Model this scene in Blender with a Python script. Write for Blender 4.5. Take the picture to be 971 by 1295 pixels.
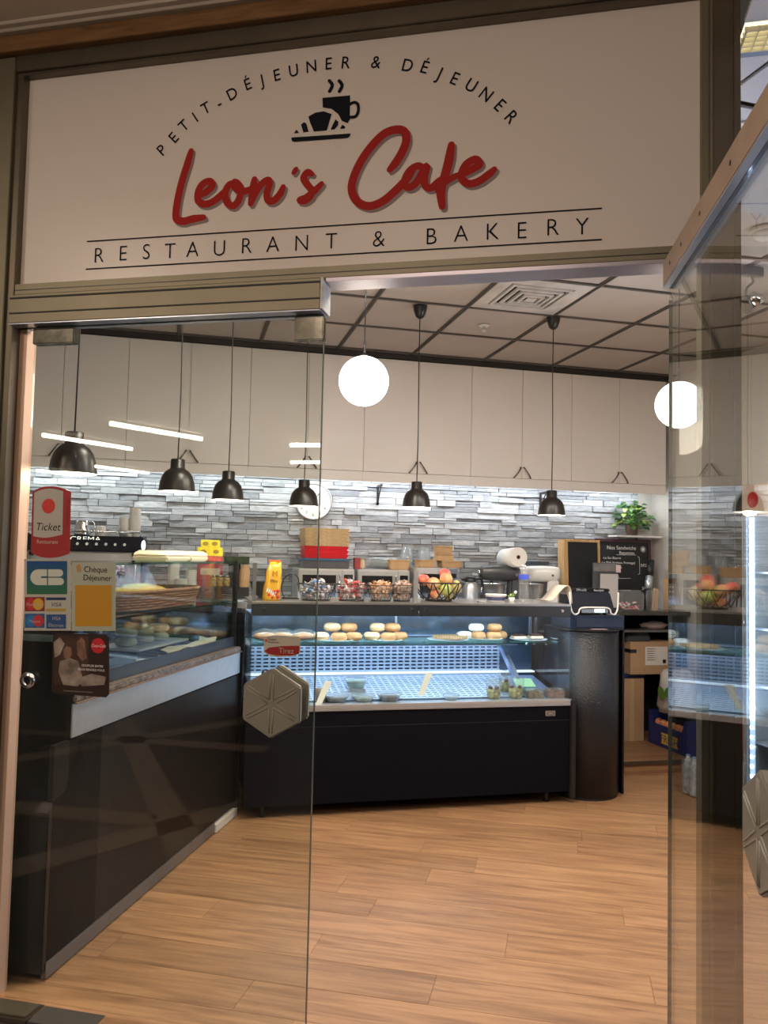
import bpy, bmesh, math, random
from mathutils import Vector, Matrix
R_ = random.Random(7)
PI = math.pi
for o in list(bpy.data.objects): bpy.data.objects.remove(o)
SC = bpy.context.scene
COL = SC.collection

# ------------------------------------------------------------------ camera (metres; X runs along the back wall, Z up)
F = 1024.28
PITCH, ROLL, YAW, SHOP = [math.radians(a) for a in (3.208, 1.249, 13.813, -12.538)]
def _m(r): return Matrix(r)
_R0 = _m([[1,0,0],[0,math.sin(PITCH),-math.cos(PITCH)],[0,math.cos(PITCH),math.sin(PITCH)]])
_RR = _m([[math.cos(ROLL),-math.sin(ROLL),0],[math.sin(ROLL),math.cos(ROLL),0],[0,0,1]])
_Z = _m([[math.cos(YAW),math.sin(YAW),0],[-math.sin(YAW),math.cos(YAW),0],[0,0,1]])
RC = _RR @ _R0 @ _Z.transposed()          # world -> camera (x right, y down, z forward)
CAM = Vector((0, 0, 1.55))
cd = bpy.data.cameras.new('camera'); cam = bpy.data.objects.new('camera', cd); COL.objects.link(cam)
cd.sensor_fit = 'VERTICAL'; cd.sensor_height = 36.0; cd.lens = F*36/1295; cd.clip_start = .02
rx, ry, rz_ = RC[0], RC[1], RC[2]
cam.matrix_world = Matrix(((rx[0],-ry[0],-rz_[0],CAM[0]),(rx[1],-ry[1],-rz_[1],CAM[1]),(rx[2],-ry[2],-rz_[2],CAM[2]),(0,0,0,1)))
SC.camera = cam
RT = RC.transposed()
def ray(x, y): return RT @ Vector(((x-485.5)/F, (y-647.5)/F, 1))
def aty(x, y, Y): d = ray(x, y); return CAM + d*(Y/d.y)
def atz(x, y, z): d = ray(x, y); return CAM + d*((z-CAM.z)/d.z)
TH = SHOP - YAW                           # the shop front is turned against the back wall
SV = Vector((math.cos(TH), math.sin(TH), 0)); NV = Vector((-math.sin(TH), math.cos(TH), 0))
D0 = 2.5386                               # distance of the shop front
def osn(x, y, n=D0): d = ray(x, y); w = CAM + d*((n-CAM.dot(NV))/d.dot(NV)); return (w.dot(SV), w.z)
def sn(s, n, z=0): return SV*s + NV*n + Vector((0,0,z))

# ------------------------------------------------------------------ world, exposure
W = bpy.data.worlds.new('world'); SC.world = W; W.use_nodes = True
W.node_tree.nodes['Background'].inputs[0].default_value = (1.0, .86, .74, 1)
W.node_tree.nodes['Background'].inputs[1].default_value = .035
SC.view_settings.view_transform = 'Standard'; SC.view_settings.look = 'None'
SC.view_settings.gamma = 1; SC.view_settings.use_curve_mapping = False
SC.view_settings.exposure = 0.28
try:
    SC.cycles.transparent_max_bounces = 32; SC.cycles.max_bounces = 12
except Exception: pass

def light(name, kind, loc, energy, color, size=None, sizey=None, look=None, rot=None, spot=None, radius=None):
    l = bpy.data.lights.new(name, kind); l.energy = energy; l.color = color
    if kind == 'AREA':
        l.shape = 'RECTANGLE'; l.size = size; l.size_y = sizey or size
    if kind == 'SPOT': l.spot_size = spot; l.spot_blend = .6
    if radius: l.shadow_soft_size = radius
    o = bpy.data.objects.new(name, l); COL.objects.link(o); o.location = loc
    if look is not None: o.rotation_euler = (Vector(look)-Vector(loc)).to_track_quat('-Z', 'Y').to_euler()
    if rot: o.rotation_euler = rot
    return o
NEUT = (1, .90, .78); COOL = (.72, .86, 1)
# unseen mall lamps, added to light the sign, mall ceiling and floor inlay
light('mall_fill', 'AREA', sn(-.9, -.9, 3.40), 34, (1,.80,.66), 1.6, .5, look=sn(-.7, 2.5, 2.2))
light('mall_fill', 'POINT', sn(-.9, -.1, 2.5), 16, (1,.80,.62), radius=.12)  # lamp added in mid-air to brighten the mall ceiling and sign
light('mall_fill', 'AREA', sn(-3.1, -.4, 3.40), 66, (1,.80,.62), .6, .6, look=sn(-3.1, -.4, 0))  # lamp added to brighten the floor inlay mirrored in the door
# shop ceiling lights (luminaires over the customer floor)
for (s_, n_, e_) in ((-.95, 3.25, 27), (.35, 3.3, 30), (1.6, 3.5, 29)):
    light('shop_light', 'AREA', sn(s_, n_, 3.105), e_, NEUT, .55, .55, look=sn(s_, n_, 0))
# led strip under the wall cabinets
light('cabinet_led', 'AREA', (1.3, 6.25, 2.198), 19, (.86,.93,1), 5.2, .03, rot=(math.radians(18), 0, 0))
# led tubes of the front display case
light('case_led', 'AREA', (1.42, 4.93, 1.185), 4.6, (.58,.76,1), 2.0, .03, rot=(math.radians(25), 0, 0))
light('case_led', 'AREA', (1.42, 5.20, .955), 2.6, (.55,.72,1), 2.0, .03, rot=(math.radians(10), 0, 0))
light('fridge_led', 'AREA', (3.42, 4.15, 1.3), 22, (.62,.78,1), 1.4, .7, rot=(0, math.radians(-90), 0))
light('side_daylight', 'AREA', (3.95, 2.85, 1.5), 42, (.50,.68,1), .8, .8, look=(1.9, 2.4, 2.9))

# ------------------------------------------------------------------ materials
MATS = {}
def mat(name, col, rough=.5, metal=0, spec=.5, noise=0, nscale=8, bump=0, bscale=60, emit=0, ecol=None, rnd=0, sub=0, coat=0, trans=0, alpha=1):
    if name in MATS: return MATS[name]
    m = bpy.data.materials.new(name); m.use_nodes = True; nt = m.node_tree; b = nt.nodes['Principled BSDF']
    b.inputs['Base Color'].default_value = (*col, 1); b.inputs['Roughness'].default_value = rough
    b.inputs['Metallic'].default_value = metal; b.inputs['Specular IOR Level'].default_value = spec
    if coat: b.inputs['Coat Weight'].default_value = coat; b.inputs['Coat Roughness'].default_value = .05
    if sub: b.inputs['Subsurface Weight'].default_value = sub; b.inputs['Subsurface Radius'].default_value = (.01,.006,.004)
    if trans: b.inputs['Transmission Weight'].default_value = trans
    if emit:
        b.inputs['Emission Color'].default_value = (*(ecol or col), 1); b.inputs['Emission Strength'].default_value = emit
    tc = nt.nodes.new('ShaderNodeTexCoord')
    if noise or rnd:
        mx = nt.nodes.new('ShaderNodeMix'); mx.data_type = 'RGBA'; mx.blend_type = 'MULTIPLY'; mx.inputs[0].default_value = 1
        mx.inputs[6].default_value = (*col, 1)
        add = nt.nodes.new('ShaderNodeMath'); add.operation = 'ADD'; add.inputs[0].default_value = 1; add.inputs[1].default_value = 0
        if noise:
            n = nt.nodes.new('ShaderNodeTexNoise'); n.inputs['Scale'].default_value = nscale; n.inputs['Detail'].default_value = 5
            nt.links.new(tc.outputs['Object'], n.inputs['Vector'])
            mr = nt.nodes.new('ShaderNodeMapRange'); mr.inputs[1].default_value = .3; mr.inputs[2].default_value = .7
            mr.inputs[3].default_value = 1-noise; mr.inputs[4].default_value = 1+noise*.6
            nt.links.new(n.outputs[0], mr.inputs[0]); nt.links.new(mr.outputs[0], add.inputs[0])
        if rnd:
            oi = nt.nodes.new('ShaderNodeObjectInfo'); m2 = nt.nodes.new('ShaderNodeMapRange')
            m2.inputs[3].default_value = -rnd; m2.inputs[4].default_value = rnd
            nt.links.new(oi.outputs['Random'], m2.inputs[0]); nt.links.new(m2.outputs[0], add.inputs[1])
        nt.links.new(add.outputs[0], mx.inputs[7]); nt.links.new(mx.outputs[2], b.inputs['Base Color'])
    if bump:
        n = nt.nodes.new('ShaderNodeTexNoise'); n.inputs['Scale'].default_value = bscale; n.inputs['Detail'].default_value = 4
        nt.links.new(tc.outputs['Object'], n.inputs['Vector'])
        bp = nt.nodes.new('ShaderNodeBump'); bp.inputs['Strength'].default_value = bump; bp.inputs['Distance'].default_value = .01
        nt.links.new(n.outputs[0], bp.inputs['Height']); nt.links.new(bp.outputs[0], b.inputs['Normal'])
    MATS[name] = m; return m
def glass(name, tint=(1,1,1), rough=0, ior=1.5, haze=0, boost=1.0):
    """architectural glass: clear straight through, mirror-like by Fresnel on either side"""
    if name in MATS: return MATS[name]
    m = bpy.data.materials.new(name); m.use_nodes = True; nt = m.node_tree; nt.nodes.clear()
    out = nt.nodes.new('ShaderNodeOutputMaterial'); tr = nt.nodes.new('ShaderNodeBsdfTransparent'); gl = nt.nodes.new('ShaderNodeBsdfGlossy')
    tr.inputs[0].default_value = (*tint, 1); gl.inputs['Roughness'].default_value = rough
    g = nt.nodes.new('ShaderNodeNewGeometry'); mi = nt.nodes.new('ShaderNodeMapRange')
    mi.inputs[3].default_value = ior; mi.inputs[4].default_value = 1/ior
    fr = nt.nodes.new('ShaderNodeFresnel'); mx = nt.nodes.new('ShaderNodeMixShader')
    nt.links.new(g.outputs['Backfacing'], mi.inputs[0]); nt.links.new(mi.outputs[0], fr.inputs['IOR'])
    nt.links.new(fr.outputs[0], mx.inputs[0])
    nt.links.new(tr.outputs[0], mx.inputs[1]); nt.links.new(gl.outputs[0], mx.inputs[2])
    last = mx
    if haze:
        df = nt.nodes.new('ShaderNodeBsdfDiffuse'); df.inputs[0].default_value = (.8,.8,.78,1)
        m3 = nt.nodes.new('ShaderNodeMixShader'); m3.inputs[0].default_value = haze
        nt.links.new(mx.outputs[0], m3.inputs[1]); nt.links.new(df.outputs[0], m3.inputs[2]); last = m3
    nt.links.new(last.outputs[0], out.inputs[0]); MATS[name] = m; return m

def wood_mat(name, c1, c2, scale=(1, 14, 14), rough=.45, rnd=.12, knots=True):
    m = bpy.data.materials.new(name); m.use_nodes = True; nt = m.node_tree; b = nt.nodes['Principled BSDF']
    N = nt.nodes.new; L = nt.links.new
    tc = N('ShaderNodeTexCoord'); oi = N('ShaderNodeObjectInfo')
    sc = N('ShaderNodeVectorMath'); sc.operation = 'MULTIPLY'; sc.inputs[1].default_value = scale
    cmb = N('ShaderNodeCombineXYZ'); mm = N('ShaderNodeMath'); mm.operation = 'MULTIPLY'; mm.inputs[1].default_value = 57
    L(oi.outputs['Random'], mm.inputs[0])
    for k in range(3): L(mm.outputs[0], cmb.inputs[k])
    ad = N('ShaderNodeVectorMath'); ad.operation = 'ADD'
    L(tc.outputs['Object'], sc.inputs[0]); L(sc.outputs[0], ad.inputs[0]); L(cmb.outputs[0], ad.inputs[1])
    n1 = N('ShaderNodeTexNoise'); n1.inputs['Scale'].default_value = 2.2; n1.inputs['Detail'].default_value = 8; n1.inputs['Roughness'].default_value = .62; n1.inputs['Distortion'].default_value = .6
    L(ad.outputs[0], n1.inputs['Vector'])
    cr = N('ShaderNodeValToRGB'); e = cr.color_ramp.elements
    e[0].position = .30; e[0].color = (*c2, 1); e[1].position = .62; e[1].color = (*c1, 1)
    L(n1.outputs[0], cr.inputs[0])
    mr = N('ShaderNodeMapRange'); mr.inputs[3].default_value = 1-rnd; mr.inputs[4].default_value = 1+rnd
    L(oi.outputs['Random'], mr.inputs[0])
    mx = N('ShaderNodeMix'); mx.data_type = 'RGBA'; mx.blend_type = 'MULTIPLY'; mx.inputs[0].default_value = 1
    L(cr.outputs[0], mx.inputs[6]); L(mr.outputs[0], mx.inputs[7]); L(mx.outputs[2], b.inputs['Base Color'])
    b.inputs['Roughness'].default_value = rough
    bp = N('ShaderNodeBump'); bp.inputs['Strength'].default_value = .08; bp.inputs['Distance'].default_value = .004
    L(n1.outputs[0], bp.inputs['Height']); L(bp.outputs[0], b.inputs['Normal'])
    MATS[name] = m; return m
def stone_mat():
    m = bpy.data.materials.new('ledger_stone'); m.use_nodes = True; nt = m.node_tree; b = nt.nodes['Principled BSDF']
    N = nt.nodes.new; L = nt.links.new
    oi = N('ShaderNodeObjectInfo'); g = N('ShaderNodeNewGeometry'); ad = N('ShaderNodeMath'); ad.operation = 'ADD'
    fr = N('ShaderNodeMath'); fr.operation = 'FRACT'
    L(oi.outputs['Random'], ad.inputs[0]); L(g.outputs['Random Per Island'], ad.inputs[1]); L(ad.outputs[0], fr.inputs[0])
    cr = N('ShaderNodeValToRGB'); e = cr.color_ramp.elements; e[0].color = (.25,.26,.275,1); e[1].color = (.58,.59,.60,1)
    L(fr.outputs[0], cr.inputs[0])
    sc = N('ShaderNodeVectorMath'); sc.operation = 'MULTIPLY'; sc.inputs[1].default_value = (5, 5, 26)
    ad2 = N('ShaderNodeVectorMath'); ad2.operation = 'ADD'; cmb = N('ShaderNodeCombineXYZ'); L(fr.outputs[0], cmb.inputs[0]); L(fr.outputs[0], cmb.inputs[2])
    L(g.outputs['Position'], sc.inputs[0]); L(sc.outputs[0], ad2.inputs[0]); L(cmb.outputs[0], ad2.inputs[1])
    n = N('ShaderNodeTexNoise'); n.inputs['Scale'].default_value = 2.4; n.inputs['Detail'].default_value = 7; n.inputs['Roughness'].default_value = .7; n.inputs['Distortion'].default_value = .5
    L(ad2.outputs[0], n.inputs['Vector'])
    mr = N('ShaderNodeMapRange'); mr.inputs[1].default_value = .3; mr.inputs[2].default_value = .7; mr.inputs[3].default_value = .62; mr.inputs[4].default_value = 1.25
    L(n.outputs[0], mr.inputs[0])
    mx = N('ShaderNodeMix'); mx.data_type = 'RGBA'; mx.blend_type = 'MULTIPLY'; mx.inputs[0].default_value = 1
    L(cr.outputs[0], mx.inputs[6]); L(mr.outputs[0], mx.inputs[7]); L(mx.outputs[2], b.inputs['Base Color'])
    b.inputs['Roughness'].default_value = .75
    bp = N('ShaderNodeBump'); bp.inputs['Strength'].default_value = .6; bp.inputs['Distance'].default_value = .006
    L(n.outputs[0], bp.inputs['Height']); L(bp.outputs[0], b.inputs['Normal'])
    MATS['stone'] = m; return m

M_alu = mat('anodised_aluminium', (.20,.178,.125), .48, .7, noise=.10, nscale=5, bump=.03, bscale=300)
M_alu_dark = mat('dark_aluminium', (.16,.135,.10), .4, .8, noise=.12, nscale=6)
M_steel = mat('brushed_steel', (.60,.62,.65), .38, .8, noise=.06, nscale=20)
M_chrome = mat('chrome', (.75,.75,.76), .12, 1)
M_white = mat('white_laminate', (.88,.82,.77), .42, 0, noise=.02, nscale=2)
M_black = mat('black_plastic', (.012,.012,.014), .35)
M_blackgloss = mat('black_gloss', (.006,.006,.008), .22, spec=.35)
M_blackmatte = mat('black_matte', (.012,.012,.014), .6)
M_lampblack = mat('lamp_black', (.018,.015,.014), .34, .1)
M_lampwhite = mat('lamp_inner_white', (.9,.88,.84), .5, emit=.9, ecol=(1,.93,.84))
M_glass_door = glass('door_glass', (.93,.94,.915), haze=0)
M_glass = glass('clear_glass', (.97,.985,.98))
M_glass_green = glass('glass_edge_green', (.55,.78,.74))
M_clearplastic = glass('clear_plastic', (.92,.94,.95), rough=.10, ior=1.5, haze=.10)
M_filmplastic = glass('clear_film', (.95,.96,.97), rough=.12, ior=1.5, haze=.09)
M_ceil = mat('ceiling_tile', (.50,.44,.39), .85, noise=.06, nscale=3, bump=.12, bscale=220)
M_grid = mat('ceiling_tee', (.10,.085,.075), .6)
M_wallp = mat('painted_wall', (.62,.58,.53), .8, noise=.03, nscale=2)
M_darkwall = mat('dark_wall', (.05,.045,.04), .8)
M_stone = stone_mat()
M_plank = wood_mat('oak_plank', (.40,.218,.103), (.19,.090,.040), scale=(1.1, 13, 13), rough=.42)
M_pine = wood_mat('pine_frame', (.72,.48,.24), (.50,.29,.12), scale=(20, 20, 2), rough=.5)
M_woodtrim = wood_mat('brown_wood_trim', (.24,.125,.05), (.13,.06,.022), scale=(2, 20, 20), rough=.4)
M_kraft = mat('kraft_paper', (.55,.35,.18), .8, noise=.08, nscale=12)
M_card = mat('corrugated_cardboard', (.42,.26,.14), .85, noise=.07, nscale=9)
M_paper = mat('white_paper', (.80,.78,.74), .8)
M_foam = mat('white_foam', (.86,.80,.70), .7, noise=.03, nscale=10)
M_print = mat('black_print', (.008,.008,.014), .75, spec=.15)
M_red = mat('sign_red', (.36,.016,.012), .7, spec=.2)
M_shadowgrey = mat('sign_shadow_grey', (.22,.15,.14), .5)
M_sign = mat('sign_panel_white', (.70,.63,.575), .32, noise=.015, nscale=1)

# ------------------------------------------------------------------ mesh builder
class MB:
    def __init__(s): s.v = []; s.f = []; s.m = []; s.sm = []
    def add(s, vs, fs, mi=0, smooth=False):
        k = len(s.v); s.v += [Vector(v) for v in vs]
        for f in fs: s.f.append([i+k for i in f]); s.m.append(mi); s.sm.append(smooth)
        return s
    def box(s, a, b, mi=0, mx=None):
        x0,y0,z0 = a; x1,y1,z1 = b
        vs = [Vector(p) for p in ((x0,y0,z0),(x1,y0,z0),(x1,y1,z0),(x0,y1,z0),(x0,y0,z1),(x1,y0,z1),(x1,y1,z1),(x0,y1,z1))]
        if mx is not None: vs = [mx @ v for v in vs]
        return s.add(vs, [(0,3,2,1),(4,5,6,7),(0,1,5,4),(1,2,6,5),(2,3,7,6),(3,0,4,7)], mi)
    def hexa(s, bottom, top, mi=0):
        n = len(bottom)
        return s.add(list(bottom)+list(top), [tuple(reversed(range(n))), tuple(range(n,2*n))]+[(i,(i+1)%n,n+(i+1)%n,n+i) for i in range(n)], mi)
    def prism(s, pts, dirv, mi=0, smooth=False):
        d = Vector(dirv); n = len(pts); top = [Vector(p)+d for p in pts]
        return s.add(list(pts)+top, [tuple(reversed(range(n))), tuple(range(n,2*n))]+[(i,(i+1)%n,n+(i+1)%n,n+i) for i in range(n)], mi, smooth)
    def cyl(s, p0, p1, r0, r1=None, n=16, mi=0, caps=True, smooth=True):
        p0 = Vector(p0); p1 = Vector(p1); r1 = r0 if r1 is None else r1
        q = (p1-p0).to_track_quat('Z', 'Y'); a = []; b = []
        for i in range(n):
            t = 2*PI*i/n; c = q @ Vector((math.cos(t), math.sin(t), 0)); a.append(p0+c*r0); b.append(p1+c*r1)
        s.add(a+b, [(i,(i+1)%n,n+(i+1)%n,n+i) for i in range(n)], mi, smooth)
        if caps:
            s.add(a, [tuple(reversed(range(n)))], mi); s.add(b, [tuple(range(n))], mi)
        return s
    def lathe(s, prof, c=(0,0,0), n=24, mi=0, smooth=True, sx=1, sy=1, mx=None):
        c = Vector(c); vs = []
        for (r, z) in prof:
            for i in range(n):
                t = 2*PI*i/n; v = Vector((r*math.cos(t)*sx, r*math.sin(t)*sy, z))
                vs.append((mx @ v if mx is not None else v) + c)
        fs = []
        for j in range(len(prof)-1):
            for i in range(n): fs.append((j*n+i, j*n+(i+1)%n, (j+1)*n+(i+1)%n, (j+1)*n+i))
        return s.add(vs, fs, mi, smooth)
    def ball(s, c, r, n=16, mi=0, sc=(1,1,1), wob=0, mx=None):
        m = max(6, n//2+1); prof = []; c = Vector(c); vs = []; 
        for j in range(m+1):
            a = -PI/2+PI*j/m
            for i in range(n):
                t = 2*PI*i/n; k = 1+(R_.uniform(-wob, wob) if wob else 0)
                v = Vector((math.cos(a)*math.cos(t)*r*sc[0]*k, math.cos(a)*math.sin(t)*r*sc[1]*k, math.sin(a)*r*sc[2]*k))
                vs.append((mx @ v if mx is not None else v)+c)
        fs = [(j*n+i, j*n+(i+1)%n, (j+1)*n+(i+1)%n, (j+1)*n+i) for j in range(m) for i in range(n)]
        return s.add(vs, fs, mi, True)
    def tube(s, path, r, n=8, mi=0, closed=False):
        P = [Vector(p) for p in path]; m = len(P); rings = []; up = Vector((0,0,1)); prev = None
        for i, p in enumerate(P):
            if closed: t = P[(i+1)%m]-P[i-1]
            else: t = (P[min(i+1,m-1)]-P[max(i-1,0)])
            t.normalize()
            if prev is None: a = t.cross(up if abs(t.z) < .9 else Vector((1,0,0))).normalized()
            else: a = (prev - t*prev.dot(t)).normalized()
            prev = a; b = t.cross(a); rr = r[i] if isinstance(r, (list, tuple)) else r
            rings.append([p+(a*math.cos(2*PI*k/n)+b*math.sin(2*PI*k/n))*rr for k in range(n)])
        vs = [v for g in rings for v in g]; fs = []
        for j in range(m if closed else m-1):
            for k in range(n): fs.append((j*n+k, j*n+(k+1)%n, ((j+1)%m)*n+(k+1)%n, ((j+1)%m)*n+k))
        s.add(vs, fs, mi, True)
        if not closed: s.add(rings[0], [tuple(range(n))], mi); s.add(rings[-1], [tuple(range(n))], mi)
        return s
    def xf(s, mx):
        s.v = [mx @ v for v in s.v]; return s
def tag(o, label=None, cat=None, group=None, kind=None):
    if label: o['label'] = label
    if cat: o['category'] = cat
    if group: o['group'] = group
    if kind: o['kind'] = kind
    return o
def chain(o):
    m = Matrix.Identity(4)
    while o is not None: m = o.matrix_basis @ m; o = o.parent
    return m
def mesh_obj(name, mb, mats, parent=None, world=False, bevel=0, solid=0, normals=True, loc=None, subd=0):
    me = bpy.data.meshes.new(name)
    vs = mb.v
    if parent is not None and world:
        inv = chain(parent).inverted(); vs = [inv @ v for v in vs]
    if loc is not None: L0 = Vector(loc); vs = [v-L0 for v in vs]
    me.from_pydata([tuple(v) for v in vs], [], mb.f)
    for p, mi, sm in zip(me.polygons, mb.m, mb.sm): p.material_index = mi; p.use_smooth = sm
    bm = bmesh.new(); bm.from_mesh(me)
    if normals:
        bmesh.ops.remove_doubles(bm, verts=bm.verts, dist=1e-5); bmesh.ops.recalc_face_normals(bm, faces=bm.faces)
    if bevel:
        ed = [e for e in bm.edges if len(e.link_faces) == 2 and e.calc_face_angle(0) > .6]
        bmesh.ops.bevel(bm, geom=ed, offset=bevel, segments=2, affect='EDGES', clamp_overlap=True)
    bm.to_mesh(me); bm.free()
    for m in (mats if isinstance(mats, (list, tuple)) else [mats]): me.materials.append(m)
    o = bpy.data.objects.new(name, me); COL.objects.link(o)
    if parent is not None: o.parent = parent
    if loc is not None: o.location = loc
    if subd:
        md = o.modifiers.new('sub', 'SUBSURF'); md.levels = subd; md.render_levels = subd
    return o
part = mesh_obj
def wpart(name, mb, mats, parent, **k): return mesh_obj(name, mb, mats, parent, world=True, **k)
def thing(name, label, cat, loc=(0,0,0), rz=0, group=None):
    o = bpy.data.objects.new(name, None); COL.objects.link(o); o.location = loc; o.rotation_euler = (0,0,rz)
    o.empty_display_size = .1
    o.matrix_basis = Matrix.Translation(Vector(loc)) @ Matrix.Rotation(rz, 4, 'Z')
    return tag(o, label, cat, group)
def solo(name, mb, mats, label, cat, loc, group=None, **k):
    o = mesh_obj(name, mb, mats, None, loc=loc, **k); return tag(o, label, cat, group)
def struct(name, mb, mats, parent=None, **k):
    o = mesh_obj(name, mb, mats, parent, **k); 
    if parent is None: o['kind'] = 'structure'
    return o
def sroot(name, loc=(0,0,0), rz=0):
    o = thing(name, None, None, loc, rz); o['kind'] = 'structure'; return o
def tree_copy(o, parent=None):
    c = o.copy(); COL.objects.link(c)
    if parent is not None: c.parent = parent
    for ch in list(o.children): tree_copy(ch, c)
    return c
def clone(root, loc, rz=None, label=None, scale=None):
    c = tree_copy(root); c.location = loc
    if rz is not None: c.rotation_euler = (0,0,rz)
    if scale: c.scale = scale
    if label: c['label'] = label
    return c
# glyphs
_G = {}
def glyph(ch, thin=0):
    k = (ch, thin)
    if k not in _G:
        cu = bpy.data.curves.new('t', 'FONT'); cu.body = ch; cu.size = 1; cu.offset = thin; cu.align_x = 'CENTER'; cu.resolution_u = 4
        ob = bpy.data.objects.new('t', cu); COL.objects.link(ob); dg = bpy.context.evaluated_depsgraph_get()
        me = ob.evaluated_get(dg).to_mesh(); vs = [(v.co.x, v.co.y) for v in me.vertices]; fs = [tuple(p.vertices) for p in me.polygons]
        ob.evaluated_get(dg).to_mesh_clear(); bpy.data.objects.remove(ob); bpy.data.curves.remove(cu)
        _G[k] = (vs, fs)
    return _G[k]
def text(mb, body, size, org, ex=(1,0,0), ey=(0,0,1), mi=0, thin=0, wide=1, shear=0, rot=0):
    vs, fs = glyph(body, thin); org = Vector(org); ex = Vector(ex); ey = Vector(ey); c, s_ = math.cos(rot), math.sin(rot)
    out = []
    for x, y in vs:
        x = (x*wide+shear*y)*size; y = (y-.35)*size; x, y = x*c-y*s_, x*s_+y*c; out.append(org+ex*x+ey*y)
    return mb.add(out, fs, mi)
def spline(P, k=6):
    P = [Vector(p) for p in P]; out = []
    for i in range(len(P)-1):
        a = P[max(i-1,0)]; b = P[i]; c = P[i+1]; d = P[min(i+2,len(P)-1)]
        for j in range(k):
            t = j/k; out.append(.5*((2*b)+(c-a)*t+(2*a-5*b+4*c-d)*t*t+(3*b-a-3*c+d)*t**3))
    return out+[P[-1]]
def ribbon(mb, P, w, y, mi=0, dx=0, dz=0):
    """flat painted stroke in the plane y=const: P are (x,z); w half width (list or number)"""
    Q = [Vector((p[0], p[1])) for p in P]; n = len(Q); L = []; Rr = []
    for i in range(n):
        t = Q[min(i+1,n-1)]-Q[max(i-1,0)]
        if t.length < 1e-9: t = Vector((1,0))
        t.normalize(); nn = Vector((-t.y, t.x)); ww = w[i] if isinstance(w, list) else w
        L.append(Q[i]+nn*ww); Rr.append(Q[i]-nn*ww)
    vs = [(v.x+dx, y-.000004*(i%n), v.y+dz) for i, v in enumerate(L+Rr)]; mb.add(vs, [(i,i+1,n+i+1,n+i) for i in range(n-1)], mi)
    for e in (0, n-1):
        ww = w[e] if isinstance(w, list) else w
        mb.add([(Q[e].x+dx+ww*math.cos(2*PI*k/12), y-.00001*(e+1), Q[e].y+dz+ww*math.sin(2*PI*k/12)) for k in range(12)], [tuple(range(12))], mi)
    return mb
def disc2(mb, c, r, y, mi=0, n=24, sx=1):
    return mb.add([(c[0]+r*sx*math.cos(2*PI*k/n), y, c[1]+r*math.sin(2*PI*k/n)) for k in range(n)], [tuple(range(n))], mi)
def poly2(mb, pts, y, mi=0): return mb.add([(p[0], y, p[1]) for p in pts], [tuple(range(len(pts)))], mi)

# ================================================================== THE SETTING
ZC = 3.15                                  # shop ceiling
# ---- oak floor of the shop, plank by plank, running along the shop front
fl = sroot('floor', rz=TH)
part('subfloor', MB().box((-2.3,2.50,-.06),(4.2,7.3,-.012)), M_darkwall, fl)
PW, PL = .205, 1.28
offs = {3:.33, 4:-.21, 6:-1.01, 8:-.42}
pm = MB().box((.0006,.0006,-.012),(PL-.0006,PW-.0006,0)); pmesh = None
for k in range(24):
    n0 = 2.47+k*PW
    o0 = offs.get(k, R_.uniform(0, PL)); s0 = (o0 % PL)-PL*3
    while s0 < 3.6:
        c = sn(s0+PL/2, n0+PW/2)
        if -2.3 < c.x < 4.35 and c.y < 6.7 and n0 < 6.8:
            if pmesh is None:
                p = part('plank', pm, M_plank, fl, bevel=.0005, loc=(0,0,0)); pmesh = p.data
            else:
                p = bpy.data.objects.new('plank', pmesh); COL.objects.link(p); p.parent = fl
            p.location = (s0, n0, 0)
        s0 += PL
# ---- mall floor outside: dark tiles with pale strips inlaid as a star
mf = sroot('floor', rz=TH)
M_mallfloor = mat('mall_floor_stone', (.055,.045,.038), .35, noise=.2, nscale=4)
M_inlay = mat('mall_floor_inlay', (.34,.27,.20), .45, noise=.1, nscale=3)
part('mall_slab', MB().box((-14,-12,-.06),(8,2.47,-.012)), M_mallfloor, mf)
def strip(pts): part('inlay_strip', MB().prism([(x,y,-.0115) for x,y in pts], (0,0,.0035)), M_inlay, mf)
strip([(-4.12,-1.9),(-3.95,-1.95),(-1.80,1.02),(-1.90,1.26)])
strip([(-3.4,.57),(-3.4,.78),(-2.30,.77),(-2.33,.56)])
strip([(-2.75,1.52),(-2.6,1.72),(-1.95,.50),(-1.98,.14)])
strip([(-4.65,-1.23),(-4.6,-1.09),(-2.3,-1.05),(-2.3,-1.27)])
strip([(-4.05,-.36),(-3.92,-.2),(-2.86,-2.06),(-2.98,-2.29)])
# threshold: floor closer cover and grey mat piece
t = sroot('trim_1', rz=TH)
part('threshold_plate', MB().box((-2.05,2.44,-.012),(-1.71,2.54,.004)), M_alu_dark, t, bevel=.002)
part('closer_cover', MB().box((-2.04,2.45,.004),(-1.72,2.53,.010)), M_alu, t, bevel=.002)
tm = MB().box((-1.705,2.44,-.012),(-1.48,2.535,.003)); part('grey_mat', tm, mat('grey_rubber', (.07,.062,.055), .8), t)

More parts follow.
